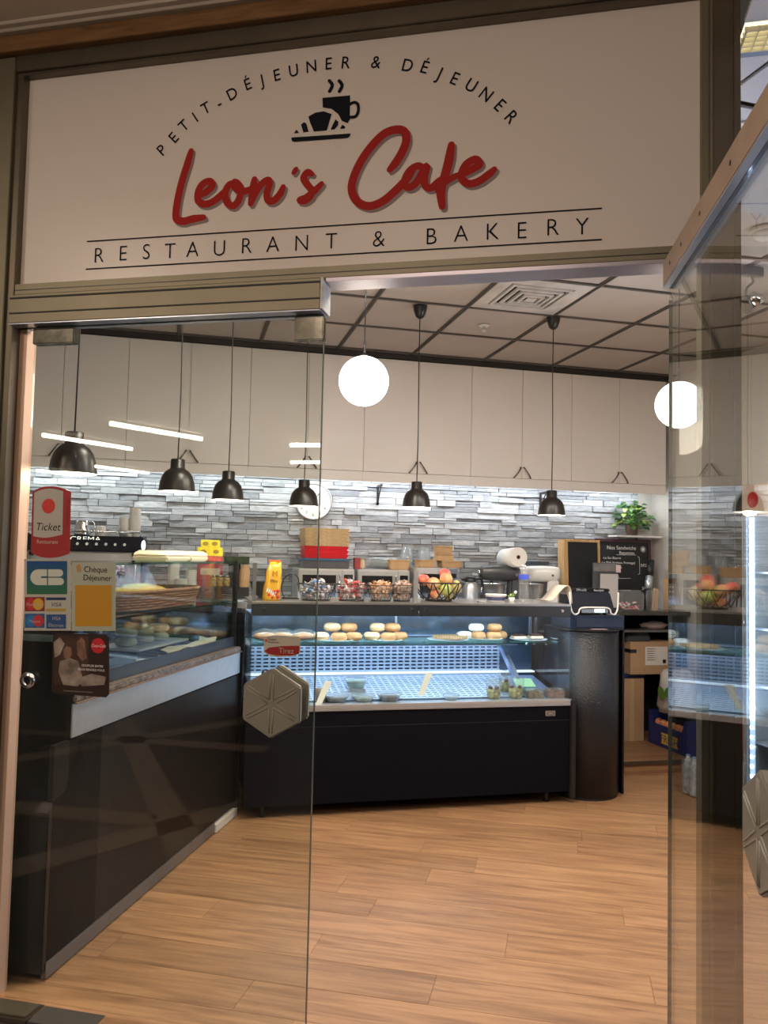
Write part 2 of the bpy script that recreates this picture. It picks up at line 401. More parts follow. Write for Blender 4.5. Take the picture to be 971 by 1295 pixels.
# ---- shop ceiling: separate tiles lying in a dark grid
TXp, TYp = .594, .615; TX0, TY0 = 1.102, 4.19
ce = sroot('ceiling', (0,0,ZC))
def clip(P, n0=D0+.09):
    out = []
    for i in range(len(P)):
        a, b = P[i], P[(i+1)%len(P)]; da = a[0]*NV.x+a[1]*NV.y-n0; db = b[0]*NV.x+b[1]*NV.y-n0
        if da >= 0: out.append(a)
        if da*db < 0: t_ = da/(da-db); out.append((a[0]+(b[0]-a[0])*t_, a[1]+(b[1]-a[1])*t_))
    return out
part('plenum', MB().prism([(x,y,.05) for x,y in clip([(-1.9,.6),(4.05,.6),(4.05,6.45),(-1.9,6.45)])], (0,0,.03)), M_darkwall, ce)
tile = None
for i in range(-6, 6):
    for j in range(-6, 4):
        x0 = TX0+i*TXp; y0 = TY0+j*TYp
        c = Vector((x0+TXp/2, y0+TYp/2, 0))
        if x0 > 4.0: continue
        if (i, j) == (1, 0): continue                     # the vent sits here
        full = [(max(x0+.012,-1.9),y0+.012),(min(x0+TXp-.012,4.05),y0+.012),(min(x0+TXp-.012,4.05),y0+TYp-.012),(max(x0+.012,-1.9),y0+TYp-.012)]
        cp = clip(full)
        if len(cp) < 3: continue
        if cp != full or x0 < -1.9 or x0+TXp > 4.05:
            part('ceiling_tile', MB().prism([(x,y,.004) for x,y in cp], (0,0,.015)), M_ceil, ce); continue
        if tile is None:
            tile = part('ceiling_tile', MB().box((.012,.012,0),(TXp-.012,TYp-.012,.015)), M_ceil, ce, bevel=.003); q = tile; q.location = (x0,y0,0)
        else:
            q = bpy.data.objects.new('ceiling_tile', tile.data); COL.objects.link(q); q.parent = ce; q.location = (x0,y0,0)
        q.location.z = .004
for i in range(-5, 6):
    x = TX0+i*TXp
    yl = max(.8, (D0+.12-x*NV.x)/NV.y)
    part('ceiling_tee', MB().box((x-.014,yl,-.004),(x+.014,6.32,.004)).box((x-.004,yl,-.010),(x+.002,6.32,-.004)), M_grid, ce)
for j in range(-5, 4):
    y = TY0+j*TYp
    xl = max(-1.9, (D0+.12-y*NV.y)/NV.x)
    if xl < 3.9: part('ceiling_tee', MB().box((xl,y-.009,-.005),(4.05,y+.009,.003)), M_grid, ce)

# ---- walls
WY = 6.45
struct('wall_left', MB().box((-2.02,3.72,-.02),(-1.90,6.6,3.25)), M_wallp)
struct('wall_right', MB().box((4.05,.72,-.02),(4.17,6.6,3.25)), M_wallp)
bk = sroot('wall_back')
part('plaster', MB().box((-2.0,WY,-.02),(4.15,WY+.1,3.25)), M_wallp, bk)
# split-face stone strips, each its own piece
stones = []
z = 1.10
M_ = R_
while z < 2.26:
    h = M_.choice((.031,.038,.045,.052)); x = -1.88+M_.uniform(-.2,0)
    while x < 3.905:
        w = M_.choice((.10,.14,.19,.24,.30,.36))*M_.uniform(.85,1.15)
        x1 = min(x+w, 3.905)
        if x1-max(x,-1.89) > .03:
            if h > .04 and M_.random() < .18:
                stones.append((max(x,-1.89), x1, z, z+h*.48)); stones.append((max(x,-1.89), x1, z+h*.5, z+h))
            else: stones.append((max(x,-1.89), x1, z, z+h))
        x = x1
    z += h
def stone_unit(seed):
    r = random.Random(seed); m = MB(); e = .02
    f = [(0,r.uniform(-.1,.1),0),(.5,-.25+r.uniform(-.1,.1),0),(1,r.uniform(-.1,.1),0),(0,r.uniform(-.2,.1),1),(.5,-.15+r.uniform(-.1,.1),1),(1,r.uniform(-.2,.1),1)]
    v = [Vector(p) for p in f]+[Vector((p[0],1.6,p[2])) for p in f]
    m.add(v, [(0,1,4,3),(1,2,5,4),(0,3,9,6),(2,8,11,5),(3,4,10,9),(4,5,11,10),(0,6,7,1),(1,7,8,2),(6,9,10,7),(7,10,11,8)])
    return m
units = [mesh_obj('stone', stone_unit(s), M_stone, bk) for s in range(6)]
umesh = [u.data for u in units]
for u in units: bpy.data.objects.remove(u)
def hidden(s_):
    return s_[2] < 1.22
order = sorted(range(len(stones)), key=lambda i: (hidden(stones[i]), -(stones[i][1]-stones[i][0])*(stones[i][3]-stones[i][2])))
rest = MB()
for r_, i in enumerate(order):
    x0, x1, z0, z1 = stones[i]; d = M_.uniform(.009,.034); g = .0018
    if r_ < 298:
        o = bpy.data.objects.new('stone', M_.choice(umesh)); COL.objects.link(o); o.parent = bk
        o.location = (x0+g, WY-d, z0+g); o.scale = (x1-x0-2*g, .018, z1-z0-2*g)
    else:
        u = stone_unit(i)
        for v in u.v: v.x = x0+g+v.x*(x1-x0-2*g); v.y = WY-d+v.y*.018; v.z = z0+g+v.z*(z1-z0-2*g)
        rest.add(u.v, u.f)
o = part('stone_strips', rest, M_stone, bk); o['kind'] = 'stuff'; o['label'] = 'smaller split-face stone strips of the wall'
part('joint_bed', MB().box((-1.89,WY-.008,1.10),(3.905,WY,2.27)), mat('joint_dark', (.045,.045,.05), .9), bk)
struct('trim_2', MB().box((-1.9,6.08,3.112),(4.0,6.42,ZC-.001)), mat('dark_strip', (.03,.025,.022), .6))  # dark strip between the cabinet tops and the ceiling

# ---- raised floor behind the counters
st = sroot('trim_3')
part('step_riser', MB().box((2.95,5.42,0),(4.05,5.435,.078)), M_plank, st)
part('step_top', MB().box((2.95,5.41,.078),(4.05,6.45,.095)), M_plank, st, bevel=.002)
part('step_nosing', MB().box((2.95,5.402,.072),(4.05,5.412,.097)), M_alu_dark, st)

# ================================================================== SHOP FRONT
# aluminium frame
def bar(nm, a, b, m, parts=()):
    r = sroot(nm, rz=TH); part('profile', MB().box(a, b), m, r, bevel=.002)
    for (n_, a_, b_, m_) in parts: part(n_, MB().box(a_, b_), m_, r, bevel=.001)
    return r
bar('trim_4', (-2.055,2.485,-.01),(-1.962,2.61,3.34), M_alu, [('bead',(-1.962,2.50,-.01),(-1.935,2.60,3.30),M_alu_dark),('bead',(-1.935,2.545,-.01),(-1.905,2.60,2.35),mat('interior_lit_bead',(.50,.34,.24),.45,.3)),('bead',(-2.075,2.50,-.01),(-2.055,2.60,3.34),M_alu)])  # peach tone puts the interior's warm light into the bead's colour
bar('trim_5', (.412,2.485,-.01),(.492,2.61,3.40), M_alu_dark, [('bead',(.392,2.50,-.01),(.412,2.60,3.30),M_alu),('bead',(.478,2.472,-.01),(.496,2.485,3.40),M_alu_dark),('bead',(.412,2.476,-.01),(.420,2.485,3.40),M_alu)])
bar('trim_6', (-1.962,2.49,3.285),(.496,2.61,3.345), M_alu_dark, [('bead',(-1.94,2.50,3.275),(.40,2.53,3.285),M_alu_dark)])
bar('trim_7', (-1.95,2.505,2.462),(.392,2.60,2.502), M_alu, [('underside_lip',(-.77,2.505,2.449),(.30,2.60,2.462),mat('lilac_reflection',(.40,.37,.42),.3,.6)),('groove',(-1.95,2.503,2.478),(.392,2.506,2.481),M_black)])  # the lip's lilac is reflected light put into its colour
bar('trim_8', (-2.3,2.46,3.345),(.496,2.62,3.405), M_woodtrim, [('trim_line',(-2.3,2.44,3.405),(.496,2.62,3.418),mat('cream_trim',(.42,.36,.30),.6)),('trim_line',(-2.3,2.42,3.418),(.496,2.62,3.432),mat('cream_trim2',(.50,.43,.36),.6))])
struct('wall_front', MB().box((-4.4,2.50,-.01),(-2.076,2.62,3.43)).xf(Matrix.Rotation(TH,4,'Z')), mat('mall_wall_beige', (.55,.48,.40), .7))
mc = sroot('ceiling', rz=TH)
part('mall_ceiling', MB().box((-14,-12,3.432),(8,2.62,3.5)), mat('mall_ceiling_plaster', (.62,.53,.44), .85, bump=.1, bscale=200), mc)
# louvred lamp and perforated triangular ceiling panels, seen past the right post
M_perf = mat('perforated_metal', (.50,.53,.60), .5, .2, noise=.12, nscale=150)
pr = sroot('ceiling', rz=TH)
def tri(pts, z0=3.126): part('perforated_panel', MB().prism([(x,y,z0) for x,y in pts], (0,0,.010)), M_perf, pr, bevel=.002)
tri([(.505,2.605),(.635,2.605),(.505,2.825)]); tri([(.655,2.605),(1.7,2.605),(1.7,3.47),(.515,2.832)]); tri([(.505,2.86),(1.7,3.50),(1.7,4.3),(.505,3.66)])
part('soffit', MB().box((.50,1.2,3.126),(3.2,2.44,3.140)), mat('soffit_white', (.66,.64,.62), .7), pr)
part('panel_edge', MB().box((.50,2.575,3.118),(1.7,2.600,3.140)), mat('edge_blue', (.20,.27,.42), .5), pr)
lv = sroot('trim_9', rz=TH)
part('lamp_tray', MB().box((.505,2.455,3.128),(1.8,2.565,3.138)), mat('louvre_glow', (1,.95,.75), .5, emit=1.1, ecol=(1,.90,.62)), lv)
lm_ = MB()
for k in range(40): lm_.box((.51+k*.032,2.458,3.110),(.5125+k*.032,2.562,3.127))
for k in range(5): lm_.box((.505,2.460+k*.025,3.110),(1.8,2.4625+k*.025,3.127))
o = part('lamp_louvre', lm_, mat('louvre_cream', (.75,.70,.52), .4), lv); o['kind'] = 'stuff'
# ---- sign
SGY = 2.5330
sign = thing('shop_sign', 'long white signboard with red script name above the glass doors', 'sign', (0,0,0), TH)
part('sign_panel', MB().box((-1.935,2.534,2.502),(.392,2.552,3.284)), M_sign, sign)
def sp(x, y): return osn(x, y, SGY)
def c4(x, y): return sp(150+x/3.468, 40+y/3.468)
def c5(x, y): return sp(400+x/3.468, 40+y/3.468)
W0 = .0128
red = MB(); grey = MB()
def stroke(pts, f, w=W0, taper=.75):
    P = spline([f(*p) for p in pts], 7); n = len(P)
    ww = [w*(taper+(1-taper)*min(1, i/6, (n-1-i)/6)) for i in range(n)]
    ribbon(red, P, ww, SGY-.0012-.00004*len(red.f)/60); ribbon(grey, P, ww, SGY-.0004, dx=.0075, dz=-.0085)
stroke([(318,524),(302,580),(280,650),(262,725),(252,790),(256,824),(285,832),(325,822),(373,815)], c4, .0135)
stroke([(352,722),(385,703),(412,676),(398,657),(368,670),(349,705),(350,742),(375,757),(410,748),(445,722),(470,694)], c4)
stroke([(512,662),(483,675),(467,712),(478,752),(503,764),(525,742),(536,702),(524,670),(506,662),(515,688),(545,702),(580,690)], c4)
stroke([(596,648),(590,690),(580,755)], c4, .0140); stroke([(582,750),(605,700),(632,665),(655,652),(662,668),(650,712),(658,742),(682,740),(708,712),(722,682)], c4, .0125)
stroke([(778,603),(768,620)], c4, .0105)
stroke([(848,626),(828,618),(811,642),(824,668),(845,695),(842,722),(818,742),(794,740),(822,728),(858,700),(890,668)], c4, .0120)
stroke([(322,606),(348,575),(378,525),(394,478),(386,440),(352,430),(300,447),(247,497),(197,567),(163,642),(156,700),(182,748),(232,766),(290,745),(345,700),(395,648),(425,606)], c5, .0140)
stroke([(474,600),(445,590),(412,608),(390,645),(390,676),(414,682),(442,658),(468,612),(484,592),(474,640),(478,676),(503,686),(535,660),(560,640)], c5, .0125)
stroke([(592,497),(582,560),(562,640),(546,700),(552,768)], c5, .0150); stroke([(530,700),(556,668),(600,640),(640,622)], c5, .0105)
stroke([(640,628),(680,606),(714,585),(708,566),(690,562),(657,583),(637,622),(642,652),(672,668),(715,655),(755,627),(780,605)], c5, .0125)
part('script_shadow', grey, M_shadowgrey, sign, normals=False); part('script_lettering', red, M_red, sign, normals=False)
blk = MB()
arc = [('P',4,188,520),('E',4,240,465),('T',4,285,412),('I',4,335,375),('T',4,382,335),('-',4,440,312),('D',4,497,272),('\u00c9',4,565,235),('J',4,630,212),('E',4,693,190),('U',4,767,170),('N',4,845,152),('E',4,920,140),('R',5,128,135),('&',5,262,133),('D',5,400,147),('\u00c9',5,475,160),('J',5,543,183),('E',5,607,205),('U',5,680,235),('N',5,745,275),('E',5,805,322),('R',5,855,373)]
AP = [(c4 if a[1] == 4 else c5)(a[2], a[3]) for a in arc]
for i, a in enumerate(arc):
    p, q = AP[max(i-1,0)], AP[min(i+1,len(arc)-1)]; an = math.atan2(q[1]-p[1], q[0]-p[0])
    blk = MB(); text(blk, a[0], .060, (AP[i][0], SGY-.001, AP[i][1]+(.004 if a[0] == '\u00c9' else 0)), rot=an, wide=.90, thin=.004)
    part('letter', blk, M_print, sign, normals=False)
bl2 = MB()
def h1(x, y): return sp(x/2, y/2)
def h2(x, y): return sp(486+x/2, y/2)
for ch, f, x, y in [('R',h1,250,645),('E',h1,311,640),('S',h1,370,636),('T',h1,430,634),('A',h1,487,630),('U',h1,555,627),('R',h1,623,621),('A',h1,690,617),('N',h1,763,614),('T',h1,838,609),('&',h1,958,603),('B',h2,118,597),('A',h2,194,590),('K',h2,273,585),('E',h2,347,582),('R',h2,425,574),('Y',h2,500,572)]:
    s_, z_ = f(x, y); bl2 = MB(); text(bl2, ch, .079, (s_, SGY-.001, z_), wide=.92, thin=-.012); part('letter', bl2, M_print, sign, normals=False)
for (a, b) in (((220,611),(550,527)),((217,681),(550,606))):
    p = h1(*a); q = h2(*b); bl2 = MB(); bl2.add([(p[0],SGY-.001,p[1]-.0022),(q[0],SGY-.001,q[1]-.0022),(q[0],SGY-.001,q[1]+.0022),(p[0],SGY-.001,p[1]+.0022)], [(0,1,2,3)])
    part('rule_line', bl2, M_print, sign, normals=False)
lg = MB(); Y1 = SGY-.0010; Y2 = SGY-.0014
poly2(lg, [c5(*p) for p in ((27,291),(148,280),(147,385),(136,402),(112,392),(96,362),(66,338),(28,333))], Y1)
ribbon(lg, spline([c5(*p) for p in ((146,319),(166,311),(182,320),(184,348),(172,372),(146,376))], 5), .0052, Y1)
for d in (0, 43): ribbon(lg, spline([c5(p[0]+d,p[1]) for p in ((57,216),(70,236),(58,262))], 5), .0058, Y1)
poly2(lg, [c4(*p) for p in ((832,373),(862,356),(900,350),(934,362),(912,434),(856,438),(840,400))], Y1)
poly2(lg, [c4(*p) for p in ((800,408),(812,398),(822,402),(832,438),(810,442))], Y1)
poly2(lg, [c4(*p) for p in ((768,446),(780,430),(791,444))], Y1)
poly2(lg, [c5(*p) for p in ((62,430),(84,385),(97,396),(94,412),(80,429))], Y1)
poly2(lg, [c5(*p) for p in ((104,427),(114,408),(127,418),(126,425))], Y1)
poly2(lg, [c4(*p) for p in ((757,465),(890,456),(1018,447),(1014,460),(1004,467),(770,484),(760,480))], Y1)
part('cup_emblem', lg, M_print, sign, normals=False)

# ---- glass doors
M_box = M_alu
def door(nm, root_loc, rz, opened=False):
    """local frame: pivot at x=0, leaf towards +x, outer face at -y"""
    r = sroot(nm, root_loc, rz)
    part('glass_pane', MB().box((.0,-.005,.012),(1.085,.005,2.378 if opened else 2.345)), M_glass_door, r)
    for xe_ in ((.0,) if opened else (1.0835,)): part('glass_edge', MB().box((xe_-.0008,-.0052,.012),(xe_+.0015,.0052,2.345)), mat('dark_glass_edge', (.10,.12,.105), .2), r)
    if opened: slim_rail(r)
    else: thick_rail(r)
    handles(r)
    return r
def thick_rail(r):
    rb = MB().box((-.075,-.055,2.352),(1.085,.035,2.455)); part('top_rail', rb, M_box, r, bevel=.003)
    part('rail_groove', MB().box((-.07,-.0570,2.386),(1.083,-.0545,2.391)).box((-.07,-.0575,2.440),(1.083,-.0545,2.446)), M_blackmatte, r)
    part('rail_underside', MB().box((-.074,-.054,2.3490),(1.084,.034,2.3522)), mat('daylit_aluminium', (.42,.46,.56), .3, .5), r); part('rail_slot', MB().box((-.07,-.006,2.3475),(1.08,.006,2.3489)), M_blackmatte, r)  # underside's lilac-blue is daylight put into the colour
    part('rail_end_cap', MB().box((1.085,-.056,2.354),(1.092,.036,2.457)), mat('torn_white_cap', (.62,.60,.56), .6, noise=.2, nscale=30), r)
    for x0 in (.0, .985):
        part('patch_fitting', MB().box((x0,-.018,2.285 if x0 == 0 else 2.262),(x0+(.165 if x0 == 0 else .10),.018,2.345)), mat('smoked_chrome', (.22,.21,.17), .18, .95, noise=.4, nscale=25), r, bevel=.003)
def handles(r):
    for sd in (-1, 1):
        hx = MB(); cx, cz, rr = .955, 1.075, .112
        P = [(cx+rr*math.sin(PI/3*k+.0), cz+rr*math.cos(PI/3*k)) for k in range(6)]
        y0, y1 = (.028*sd, .050*sd)
        hx.prism([(p[0],y0,p[1]) for p in P], (0,y1-y0,0))
        h = part('push_handle', hx, mat('beige_handle', (.25,.232,.195), .4), r, bevel=.004)
        rg = MB()
        for k in range(6):
            a = PI/3*k; d = Vector((math.sin(a),0,math.cos(a))); e = Vector((d.z,0,-d.x))
            c = Vector((cx,0,cz)); o1 = c+d*.012; o2 = c+d*.094
            for sg in (-1,1):
                b0 = o1+e*.007*sg; b1 = o2+e*.005*sg
                rg.tube([(b0.x,y1,b0.z),(b1.x,y1,b1.z)], .0022, 6)
        part('handle_ridge', rg, mat('beige_handle_dark', (.30,.28,.24), .4), h)
        part('handle_spacer', MB().cyl((cx,0,cz+.03),(cx,y0,cz+.03),.02), M_chrome, h)
def slim_rail(r):
    M_tan = mat('tan_rail', (.46,.34,.25), .5, noise=.12, nscale=12); M_daylit = mat('daylit_aluminium', (.36,.44,.60), .3, .5)  # blue underside: daylight from the right put into the metal's colour
    part('top_rail', MB().box((.004,-.024,2.386),(1.085,.024,2.462)), M_tan, r, bevel=.002)
    part('rail_underside', MB().box((.006,-.024,2.379),(1.083,-.0055,2.3855)), M_daylit, r); part('rail_underside', MB().box((.006,.0055,2.379),(1.083,.024,2.3855)), M_daylit, r)
    part('rail_gasket', MB().box((.008,-.0054,2.3785),(1.08,.0054,2.3855)), M_blackmatte, r)
    for x in (.10,.24,.44,.70): 
        for sg in (-1,1): part('screw_hole', MB().cyl((x,sg*.0242,2.425),(x,sg*.0250,2.425),.006,n=12), M_blackmatte, r)
dl = door('door_1', sn(-1.865, D0), TH)
part('lock_ring', MB().lathe([(.016,-.010),(.027,-.010),(.029,-.002),(.016,.0)], (0,0,0), 24, mx=Matrix.Rotation(-PI/2,4,'X')).xf(Matrix.Translation((.0+osn(37,860)[0]+1.865, -.006, osn(37,860)[1]))), M_chrome, dl)
LEAF = math.radians(5.0)
# right leaf stands open towards the mall: pivot at the right, its inner face turned to the left
pv = sn(.31, D0)
dvec = SV*math.sin(LEAF)-NV*math.cos(LEAF)
door('door_2', pv, math.atan2(dvec.y, dvec.x), True)

# ================================================================== WALL CABINETS
CY = 6.10
EDG = [-0.873+.4399*k for k in range(-2, 12)]          # door edges; pairs meet at k even
cab_names = {0:'left end, behind the nearest bell pendant', 1:'second from left, above the foam trays', 2:'above the wall clock', 3:'fourth from left, above the fruit bowl', 4:'above the kitchen roll and white mixer', 5:'right end, above the potted plant'}
hand = MB()
for sgn in (-1,): pass
for k in range(6):
    xm = -0.873+.8798*k; x0 = xm-.4399; x1 = xm+.4399
    if k == 5: x1 = 3.966
    c = thing('wall_cabinet', 'cream two-door wall cabinet, '+cab_names[k], 'cabinet', (xm, CY, 2.135), 0, 'cream cabinets along the back wall')
    wpart('cabinet_body', MB().box((x0+.001,CY+.021,2.212),(x1-.001,WY-.035,3.105)), M_white, c)
    wpart('light_rail', MB().box((x0+.0005,CY+.004,2.136),(x1-.0005,CY+.024,2.2105)), M_white, c)
    for sg in (-1, 1):
        a, b = (x0+.0015, xm-.0015) if sg < 0 else (xm+.0015, x1-.0015)
        d = wpart('door', MB().box((a,CY,2.214),(b,CY+.018,3.105)), M_white, c, bevel=.0015)
        hx = lambda t: (xm+sg*(.014+.058*t**1.15), CY-.016-.010*math.sin(PI*t), 2.303-.085*t)
        hb = MB().tube([(xm+sg*.014,CY,2.303)]+[hx(t/6) for t in range(7)]+[(xm+sg*.072,CY,2.218)], .0058, 8)
        wpart('bar_handle', hb, mat('handle_metal', (.20,.19,.18), .25, .9), d)
tag(solo('wall_cabinet', MB().box((-1.89,CY,2.136),(-1.315,WY-.035,3.105)), M_white, 'plain cream cabinet end filling the corner by the left wall', 'cabinet', (-1.6,CY,2.136)))
# led strip body under the cabinets
solo('led_strip', MB().box((-1.3,6.262,2.202),(3.9,6.285,2.2115)), mat('led_bar', (1,1,1), .5, emit=6, ecol=(.9,.95,1)), 'long white led strip lighting the stone wall under the cabinets', 'light strip', (1.3,6.27,2.13))

# ================================================================== BELL PENDANTS AND GLOBES
def pendant(x, y, zb, label):
    t = thing('bell_pendant', label, 'lamp', (x, y, zb), 0, 'black bell pendants over the counters')
    pr = [(.089,.0),(.088,.012),(.083,.048),(.073,.080),(.058,.100),(.040,.112),(.035,.118),(.0345,.158),(.030,.162),(.0,.163)]
    part('shade', MB().lathe(pr, n=40), M_lampblack, t, solid=0)
    part('shade_lining', MB().lathe([(.0875,.001),(.0865,.012),(.081,.047),(.071,.078),(.056,.097),(.0,.108)], n=40), M_lampwhite, t)
    part('bulb', MB().ball((0,0,.045), .028, 16), mat('bulb', (1,1,1), .4, emit=14, ecol=(1,.86,.68)), t)
    zt = ZC-zb
    part('cord', MB().tube([(0,0,.16),(.003,0,.5),(-.002,0,.9),(0,0,zt-.06)], .0032, 6), M_black, t)
    part('ceiling_cup', MB().lathe([(.0,-.085),(.012,-.083),(.028,-.070),(.040,-.035),(.046,-.004),(.046,-.001),(.0,-.001)], (0,0,zt), 28), M_lampblack, t)
    l = light('pendant_bulb', 'POINT', (0,0,.0), 5.5, (1,.84,.66), radius=.03); l.parent = t; l.location = (0,0,.008)
    return t
pendant(-.425, 3.311, 1.846, 'nearest and largest-looking black bell pendant, above the payment stickers')
pendant(-.043, 4.127, 1.852, 'black bell pendant second from the left, over the basket counter')
pendant(.228, 4.565, 1.848, 'black bell pendant third from the left, near the corner of the counters')
pendant(.700, 4.900, 1.850, 'black bell pendant hanging in front of the wall clock')
pendant(1.405, 4.87, 1.866, 'black bell pendant hanging over the fruit bowl')
pendant(2.305, 4.83, 1.845, 'black bell pendant at the right, over the till end of the case')
M_globe = mat('globe_glow', (1,1,1), .3, emit=9, ecol=(1,.93,.82))
def globe(x, y, z, label):
    t = thing('globe_lamp', label, 'lamp', (x,y,z), 0, 'glowing white globe lamps')
    part('globe', MB().ball((0,0,0), .125, 40), M_globe, t)
    part('globe_cap', MB().lathe([(.0,.135),(.018,.134),(.022,.115),(.0,.112)], n=20), M_black, t)
    part('cord', MB().tube([(0,0,.13),(0,0,ZC-z-.03)], .003, 6), M_black, t)
    part('cord_grip', MB().cyl((0,0,.134),(0,0,.20),.006, n=10), M_black, t)
    part('ceiling_cup', MB().lathe([(.0,-.05),(.03,-.045),(.045,-.001),(.0,-.001)], (0,0,ZC-z), 24), M_lampblack, t)
    l = light('globe_light', 'POINT', (0,0,0), 10, (1,.88,.72), radius=.12); l.parent = t; l.location = (0,0,-.15)
globe(.848, 3.933, 2.431, 'glowing white globe lamp hanging by the edge of the closed glass door')
globe(2.571, 3.833, 2.408, 'glowing white globe lamp hanging beside the open glass door')

# ================================================================== CEILING FITTINGS
v = thing('ceiling_vent', 'square white ceiling vent with nested louvre frames and soot marks', 'vent', (1.993,4.497,ZC))
x0, x1, y0, y1 = 1.696+.012, 2.29-.012, 4.19+.012, 4.805-.012
wpart('duct', MB().box((x0+.10,y0+.10,ZC+.06),(x1-.10,y1-.10,ZC+.07)), M_blackmatte, v)
def frame(mb, cx, cy, h, w, z0, z1):
    for a, b in (((cx-h,cy-h),(cx+h,cy-h+w)),((cx-h,cy+h-w),(cx+h,cy+h)),((cx-h,cy-h+w),(cx-h+w,cy+h-w)),((cx+h-w,cy-h+w),(cx+h,cy+h-w))):
        mb.box((a[0],a[1],z0),(b[0],b[1],z1))
    return mb
M_vent = mat('vent_white', (.62,.58,.54), .5, noise=.25, nscale=5)
wpart('vent_plate', frame(MB(), 1.993, 4.497, .285, .085, ZC-.002, ZC+.014), M_vent, v)
def cone_frame(h0, h1, z0, z1):
    m = MB(); c = [(1,1),(-1,1),(-1,-1),(1,-1)]
    a = [(1.993+h0*p[0],4.497+h0*p[1],z0) for p in c]; b = [(1.993+h1*p[0],4.497+h1*p[1],z1) for p in c]
    b2 = [(p[0],p[1],p[2]+.004) for p in b]; a2 = [(p[0],p[1],p[2]+.004) for p in a]
    m.add(a+b+a2+b2, [(i,(i+1)%4,4+(i+1)%4,4+i) for i in range(4)]+[(8+i,8+(i+1)%4,12+(i+1)%4,12+i) for i in range(4)]); return m
for i, h in enumerate((.190,.148,.106,.066)): wpart('louvre', frame(MB(), 1.993, 4.497, h, .017, ZC-.010-.004*i, ZC+.004-.004*i), M_vent, v)
wpart('vent_centre', MB().box((1.963,4.467,ZC-.022),(2.023,4.527,ZC-.016)), M_vent, v)
p = atz(612,412,ZC-.003)
sd = thing('sprinkler_head', 'small round white and chrome sprinkler head between the ceiling lamps', 'sprinkler', (p.x,p.y,ZC))
part('rosette', MB().lathe([(.0,-.008),(.030,-.008),(.040,-.001),(.0,-.001)], n=24), M_lampwhite if 0 else mat('white_metal', (.75,.73,.70), .4), sd)
part('sprinkler_bulb', MB().cyl((0,0,-.008),(0,0,-.035),.008,.005,12).cyl((0,0,-.035),(0,0,-.039),.018,.018,16).tube([(.008,0,-.01),(.014,0,-.025),(.006,0,-.036)],.002).tube([(-.008,0,-.01),(-.014,0,-.025),(-.006,0,-.036)],.002), M_chrome, sd)
p = atz(966,290,ZC)
sd = thing('smoke_detector', 'round white smoke detector on the ceiling near the right edge', 'detector', (p.x,p.y,ZC))
part('detector_base', MB().lathe([(.0,-.02),(.062,-.02),(.066,-.001),(.0,-.001)], n=32), mat('detector_white', (.78,.75,.70), .45), sd)
part('detector_head', MB().lathe([(.0,-.055),(.024,-.053),(.034,-.044),(.050,-.034),(.056,-.02),(.0,-.02)], n=32), MATS['detector_white'], sd)
p = atz(950,338,ZC)
sd = thing('ceiling_spotlight', 'small grey ceiling spotlight on a curved arm near the right edge', 'spotlight', (p.x,p.y,ZC))
part('track_base', MB().box((-.065,-.02,-.05),(.065,.02,-.001)), mat('grey_metal', (.22,.22,.21), .4, .5), sd, bevel=.004)
part('spot_arm', MB().tube(spline([(0,0,-.05),(.01,0,-.08),(-.03,0,-.12),(-.03,0,-.16),(.02,0,-.175)]), .007), MATS['grey_metal'], sd)
hd = MB().lathe([(.0,.05),(.022,.045),(.034,.02),(.042,-.02),(.040,-.022),(.03,.0),(.0,.01)], n=24, mx=Matrix.Rotation(math.radians(-50),4,'Y')).xf(Matrix.Translation((.03,0,-.175)))
part('spot_head', hd, M_chrome, sd)
# ceiling luminaires over the customer floor (above the sign's line of sight)
for (s_, n_, w) in ((-.95,3.25,'left, over the basket counter end'),(.35,3.3,'middle, inside the doorway'),(1.6,3.5,'right, over the drinks fridge side')):
    c = sn(s_, n_)
    t = thing('ceiling_light', 'square ceiling light panel, '+w, 'light', (c.x,c.y,ZC), TH)
    part('light_frame', frame(MB(), 0, 0, .30, .02, -.03, -.006), MATS['white_metal'], t)
    part('diffuser', MB().box((-.28,-.28,-.022),(.28,.28,-.012)), mat('diffuser_glow', (1,1,1), .6, emit=2.5, ecol=(1,.92,.82)), t)

# ================================================================== BACK COUNTER
bc = thing('back_counter', 'long dark back counter with a stone worktop under the stone wall', 'counter', (1.0,6.15,.095))
CZ = 1.16
wpart('worktop', MB().box((-1.88,5.86,CZ-.03),(4.04,WY-.032,CZ)), mat('dark_worktop', (.06,.052,.045), .35, noise=.3, nscale=30), bc, bevel=.003)
wpart('base_cabinet', MB().box((-1.88,5.90,.0),(2.72,WY-.032,CZ-.032)), M_blackmatte, bc)
wpart('shelf_side', MB().box((4.00,5.90,.096),(4.03,WY-.032,CZ-.032)), M_blackmatte, bc)
wpart('shelf_back', MB().box((2.72,6.38,.096),(4.0,6.41,CZ-.032)), M_blackmatte, bc)
wpart('inner_shelf', MB().box((2.73,5.97,.985),(3.99,6.38,1.0)), mat('grey_shelf', (.12,.115,.11), .5), bc)

